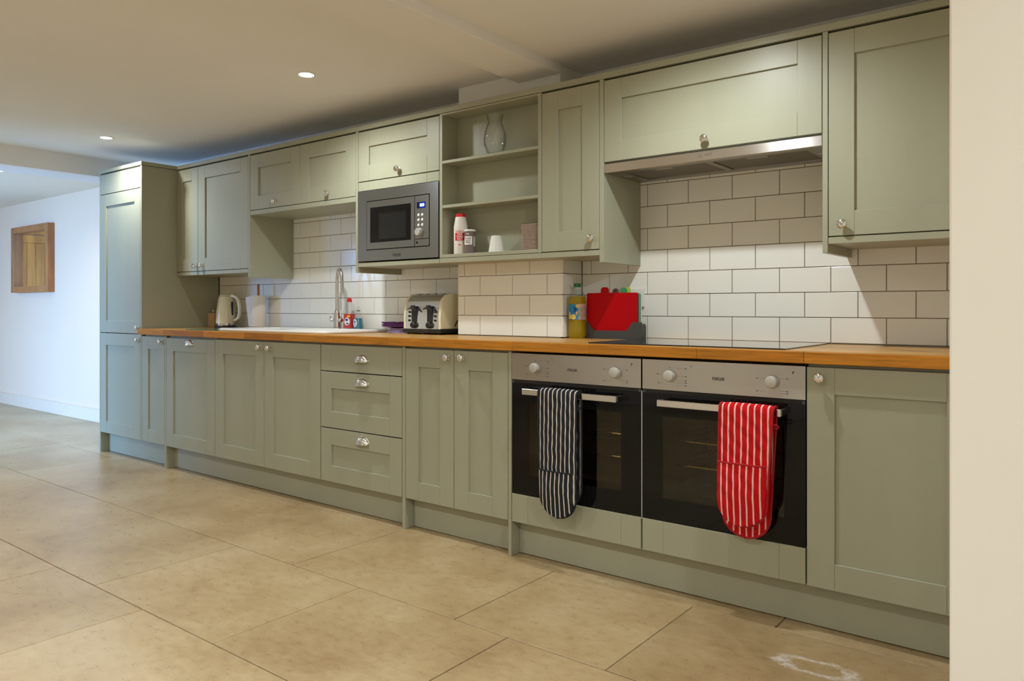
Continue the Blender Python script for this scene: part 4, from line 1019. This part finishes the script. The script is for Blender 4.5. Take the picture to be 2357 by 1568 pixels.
for ang, z, rd in ((F_ - 54, 0.101, 0.011), (F_ - 26, 0.100, 0.0115), (F_ - 62, 0.116, 0.007), (F_ + 0, 0.151, 0.0075), (F_ + 7, 0.146, 0.005), (F_ - 3, 0.121, 0.0045), (F_ - 5, 0.113, 0.004)): disc_on(b, c, 0.0410, ang, z, rd)
build(b, 'label_flowers', 'label_yellow', lb)
b = B(); patch(b, c, 0.0405, A0 + 28, A0 + 95, 0.088, 0.160, 10); lp = build(b, 'label_back', 'label_pale', ob)
b = B()
for q in range(8): patch(b, c, 0.0407, A0 + 34, A0 + 90, 0.099 + q * 0.0065, 0.1002 + q * 0.0065, 6)
build(b, 'label_print', 'ink_soft', lp)
# ---- boards in their stand
st = thing('board_stand', 'dark grey plastic stand holding the coloured chopping boards', 'stand', (-1.77, 0.49, WZ))
X0, X1 = -1.901, -1.612
pf = [(X0, WZ), (X1, WZ), (X1, WZ + 0.078), (X1 - 0.046, WZ + 0.078), (X1 - 0.080, WZ + 0.038), (X0 + 0.040, WZ + 0.038), (X0 + 0.008, WZ + 0.078), (X0, WZ + 0.078)]
build(B().prism(pf, 'xz', 0.470, 0.4735), 'front_wall', 'grey_plastic', st)
build(B().box(X0, X1, 0.474, 0.512, WZ, WZ + 0.010, 0.001).box(X0 + 0.008, X1 + 0.012, 0.462, 0.528, WZ, WZ + 0.003), 'foot_tray', 'grey_plastic', st)
build(B().box(X0, X1, 0.5085, 0.512, WZ + 0.0105, WZ + 0.06, 0.001).box(X1 - 0.004, X1 - 0.0005, 0.4737, 0.5083, WZ + 0.0105, WZ + 0.070, 0.001), 'back_wall', 'grey_plastic', st)
for k, (mt, cn, tabx, tw, tz, ext, z1) in enumerate([('red_board', 'red', -1.806, 0.040, 0.026, 0.0, 0.2105), ('brown_board', 'dark brown', -1.752, 0.030, 0.020, 0.004, 0.210), ('green_board', 'green', -1.713, 0.032, 0.024, 0.008, 0.210), ('lime_board', 'lime green', -1.7, 0.036, 0.026, 0.010, 0.210), ('teal_board', 'teal', -1.66, 0.0, 0.0, 0.013, 0.209), ('white_plastic', 'white', -1.66, 0.0, 0.0, 0.017, 0.208)]):
    y = 0.4755 + k * 0.0052
    xa, xb = -1.903, -1.637 + ext * 0.35; z0_ = WZ + 0.0105
    poly = [(xa + 0.006, z0_), (xb - 0.006, z0_), (xb, z0_ + 0.006), (xb, WZ + z1 - 0.006), (xb - 0.006, WZ + z1)]
    if tw: poly += [(tabx + tw / 2, WZ + z1), (tabx + tw / 2, WZ + z1 + tz - 0.008), (tabx + tw / 2 - 0.008, WZ + z1 + tz), (tabx - tw / 2 + 0.008, WZ + z1 + tz), (tabx - tw / 2, WZ + z1 + tz - 0.008), (tabx - tw / 2, WZ + z1)]
    poly += [(xa + 0.006, WZ + z1), (xa, WZ + z1 - 0.006), (xa, z0_ + 0.006)]
    o = build(B().prism(poly, 'xz', y, y + 0.0045, 0.0008), 'chopping_board', mt, None, ((xa + xb) / 2, y, z0_))
    tag(o, ['plain red chopping board at the front of the grey stand', 'dark brown chopping board with a tab, directly behind the red one', 'green chopping board with a tab, right of the brown tab', 'lime green chopping board showing around the green tab',
            'teal chopping board, thin edge visible right of the red one', 'white chopping board at the back of the grey stand'][k], 'chopping board', 'coloured chopping boards in the grey stand')
# ---- socket behind the boards
so = thing('wall_socket', 'white double wall socket behind the chopping boards', 'socket', (-1.727, YT, 1.098))
build(B().box(-1.800, -1.6545, 0.5665, YT - 0.0005, 1.0555, 1.1415, 0.003, 2), 'faceplate', 'white_plastic', so)
build(B().lathe([(0, -0.001), (0.0028, -0.001)], (-1.666, 0.5663, 1.098), 10, 'y').lathe([(0, -0.001), (0.0028, -0.001)], (-1.789, 0.5663, 1.098), 10, 'y'), 'screw', 'ink_soft', so)
for xx in (-1.75, -1.69): build(B().box(xx - 0.007, xx + 0.007, 0.5635, 0.5663, 1.118, 1.136, 0.001), 'switch', 'white_plastic', so)

# ================================================================ THINGS ON THE OPEN SHELVES
# ---- glass jug
c = (-2.310, 0.298, 1.7880)
jg = thing('glass_jug', 'clear glass jug with handle on the top open shelf', 'jug', c)
pj = [(0, 0.003), (0.034, 0.003), (0.040, 0.012), (0.053, 0.050), (0.0555, 0.075), (0.050, 0.110), (0.038, 0.145), (0.0335, 0.158), (0.0345, 0.164), (0.038, 0.172), (0.041, 0.194)]
pin_ = [(r - 0.003 if r > 0.01 else 0, z + (0.004 if z < 0.02 else 0)) for r, z in reversed(pj)]
build(B().lathe([(0, 0.0)] + [(r, z if z > 0.003 else 0) for r, z in pj[1:]] + pin_, c, 40), 'vessel', 'clear_glass', jg)
ha = R(180 + 10)
build(B().tube([(c[0] + math.cos(ha) * r, c[1] + math.sin(ha) * r, c[2] + z) for r, z in ((0.036, 0.150), (0.052, 0.154), (0.068, 0.142), (0.0745, 0.115), (0.076, 0.085), (0.073, 0.062), (0.060, 0.050), (0.052, 0.052))], 0.0052, 12), 'handle', 'clear_glass', jg)
# ---- salt bottle
FA2 = -48
c = (-2.525, 0.292, 1.3190)
s_ = thing('salt_bottle', 'white tapered salt bottle with red lid and red label', 'bottle', c)
build(B().lathe([(0, 0), (0.0335, 0), (0.0345, 0.004), (0.0340, 0.060), (0.0345, 0.118), (0.0345, 0.135), (0.0260, 0.184), (0, 0.184)], c, 32), 'body', 'salt_white', s_)
build(B().lathe([(0, 0.1842), (0.0235, 0.1842), (0.0240, 0.198), (0.022, 0.200), (0, 0.200)], c, 28), 'lid', 'red_plastic', s_)
b = B(); patch(b, c, 0.0352, FA2 - 50, FA2 + 30, 0.066, 0.104, 10); q = build(b, 'label_panel', 'red_plastic', s_)
b = B()
for k, wd in enumerate(('SALT', 'TABLE', 'FINE')): cyl_text(b, wd, 0.0125, c, 0.0356, FA2 - 8, 0.0735 + k * 0.0115, 0.0003)
build(b, 'lettering', 'label_white', q)
b = B(); cyl_text(b, 'COOKING', 0.0085, c, 0.0352, FA2 - 12, 0.111, 0.0002); cyl_text(b, '750g', 0.008, c, 0.0352, FA2 - 12, 0.045, 0.0002); build(b, 'lettering', 'red_plastic', s_)
# ---- pepper tub
c = (-2.4560, 0.283, 1.3190)
p_ = thing('pepper_tub', 'taupe round pepper tub with white lid and white label', 'tub', c)
build(B().lathe([(0, 0), (0.0265, 0), (0.0268, 0.108), (0, 0.108)], c, 30), 'body', 'taupe', p_)
build(B().lathe([(0, 0.1082), (0.0278, 0.1082), (0.0280, 0.115), (0.0265, 0.117), (0, 0.117)], c, 30), 'lid', 'label_white', p_)
b = B(); patch(b, c, 0.0270, FA2 - 78, FA2 + 22, 0.042, 0.083, 10); q = build(b, 'label_panel', 'label_white', p_)
b = B()
for k, wd in enumerate(('PEPPER', 'BLACK', 'GROUND')): cyl_text(b, wd, 0.0105, c, 0.0273, FA2 - 26, 0.0520 + k * 0.0105, 0.0002, sx=0.8)
build(b, 'lettering', 'ink_soft', q)
b = B(); patch(b, c, 0.0270, FA2 + 38, FA2 + 66, 0.036, 0.082, 6); q = build(b, 'side_label', 'label_white', p_)
b = B()
for k in range(6): patch(b, c, 0.0273, FA2 + 41, FA2 + 63, 0.041 + k * 0.007, 0.044 + k * 0.007, 4)
build(b, 'side_print', 'ink_soft', q)
b = B(); cyl_text(b, '100g', 0.009, c, 0.0270, FA2 - 30, 0.095, 0.0002); build(b, 'lettering', 'label_white', p_)
# ---- porcelain cup, upside down
c = (-2.2945, 0.288, 1.3190)
cu = build(B().lathe([(0.0, 0.078), (0.023, 0.078), (0.0255, 0.075), (0.0385, 0.0), (0.0355, 0.0), (0.0235, 0.070), (0.0, 0.073)], c, 12, smooth=False), 'cup', 'porcelain', None, c)
tag(cu, 'white faceted cup standing upside down on the bottom open shelf', 'cup')
# ---- coasters
b = B().box(-0.049, 0.049, -0.045, 0.045, 0.0, 0.0034, 0.0004); b.mi = 1; b.box(-0.047, 0.047, -0.042, 0.043, 0.0034, 0.0060)
me = bpy.data.meshes.new('coaster'); bmesh.ops.recalc_face_normals(b.bm, faces=b.bm.faces); b.bm.to_mesh(me); b.bm.free(); me.materials.append(M['coaster_wood']); me.materials.append(M['cork'])
for k in range(20):
    o = inst(me, 'coaster', None, (-2.0745 + random.uniform(-0.002, 0.002) - (0.003 if k > 16 else 0), 0.310, 1.3187 + k * 0.0061), (0, 0, random.uniform(-0.01, 0.01)))
    tag(o, 'thin square wooden coaster in the stack on the bottom open shelf', 'coaster', 'stack of square coasters')

# ---- mirror on the far wall
mr = thing('wall_mirror', 'square oak framed mirror on the pale wall at the far left', 'mirror', (-8.72, 0.65, 1.21))
x0, x1, z0, z1 = -9.175, -8.245, 1.2115, 1.8985; fw = 0.062; yf = 0.582
for nm, bb in (('top_rail', (x0 + fw, x1 - fw, z1 - fw, z1)), ('bottom_rail', (x0 + fw, x1 - fw, z0, z0 + fw)), ('stile', (x0, x0 + fw, z0, z1)), ('stile', (x1 - fw, x1, z0, z1))):
    build(B().box(bb[0], bb[1], yf, 0.6495, bb[2], bb[3], 0.0015), nm, 'frame_oak', mr)
build(B().box(x0 + fw, x1 - fw, 0.630, 0.640, z0 + fw, z1 - fw), 'glass', 'mirror', mr)
# ---- door stop on the skirting
o = thing('door_stop', 'small dark round door stop low on the far left skirting', 'door stop', (-9.66, 0.632, 0.075))
build(B().lathe([(0, -0.045), (0.016, -0.045), (0.018, -0.03), (0.008, -0.025), (0.008, -0.005), (0.02, 0.0)], (-9.66, 0.6315, 0.075), 16, 'y'), 'bumper', 'ink', o)
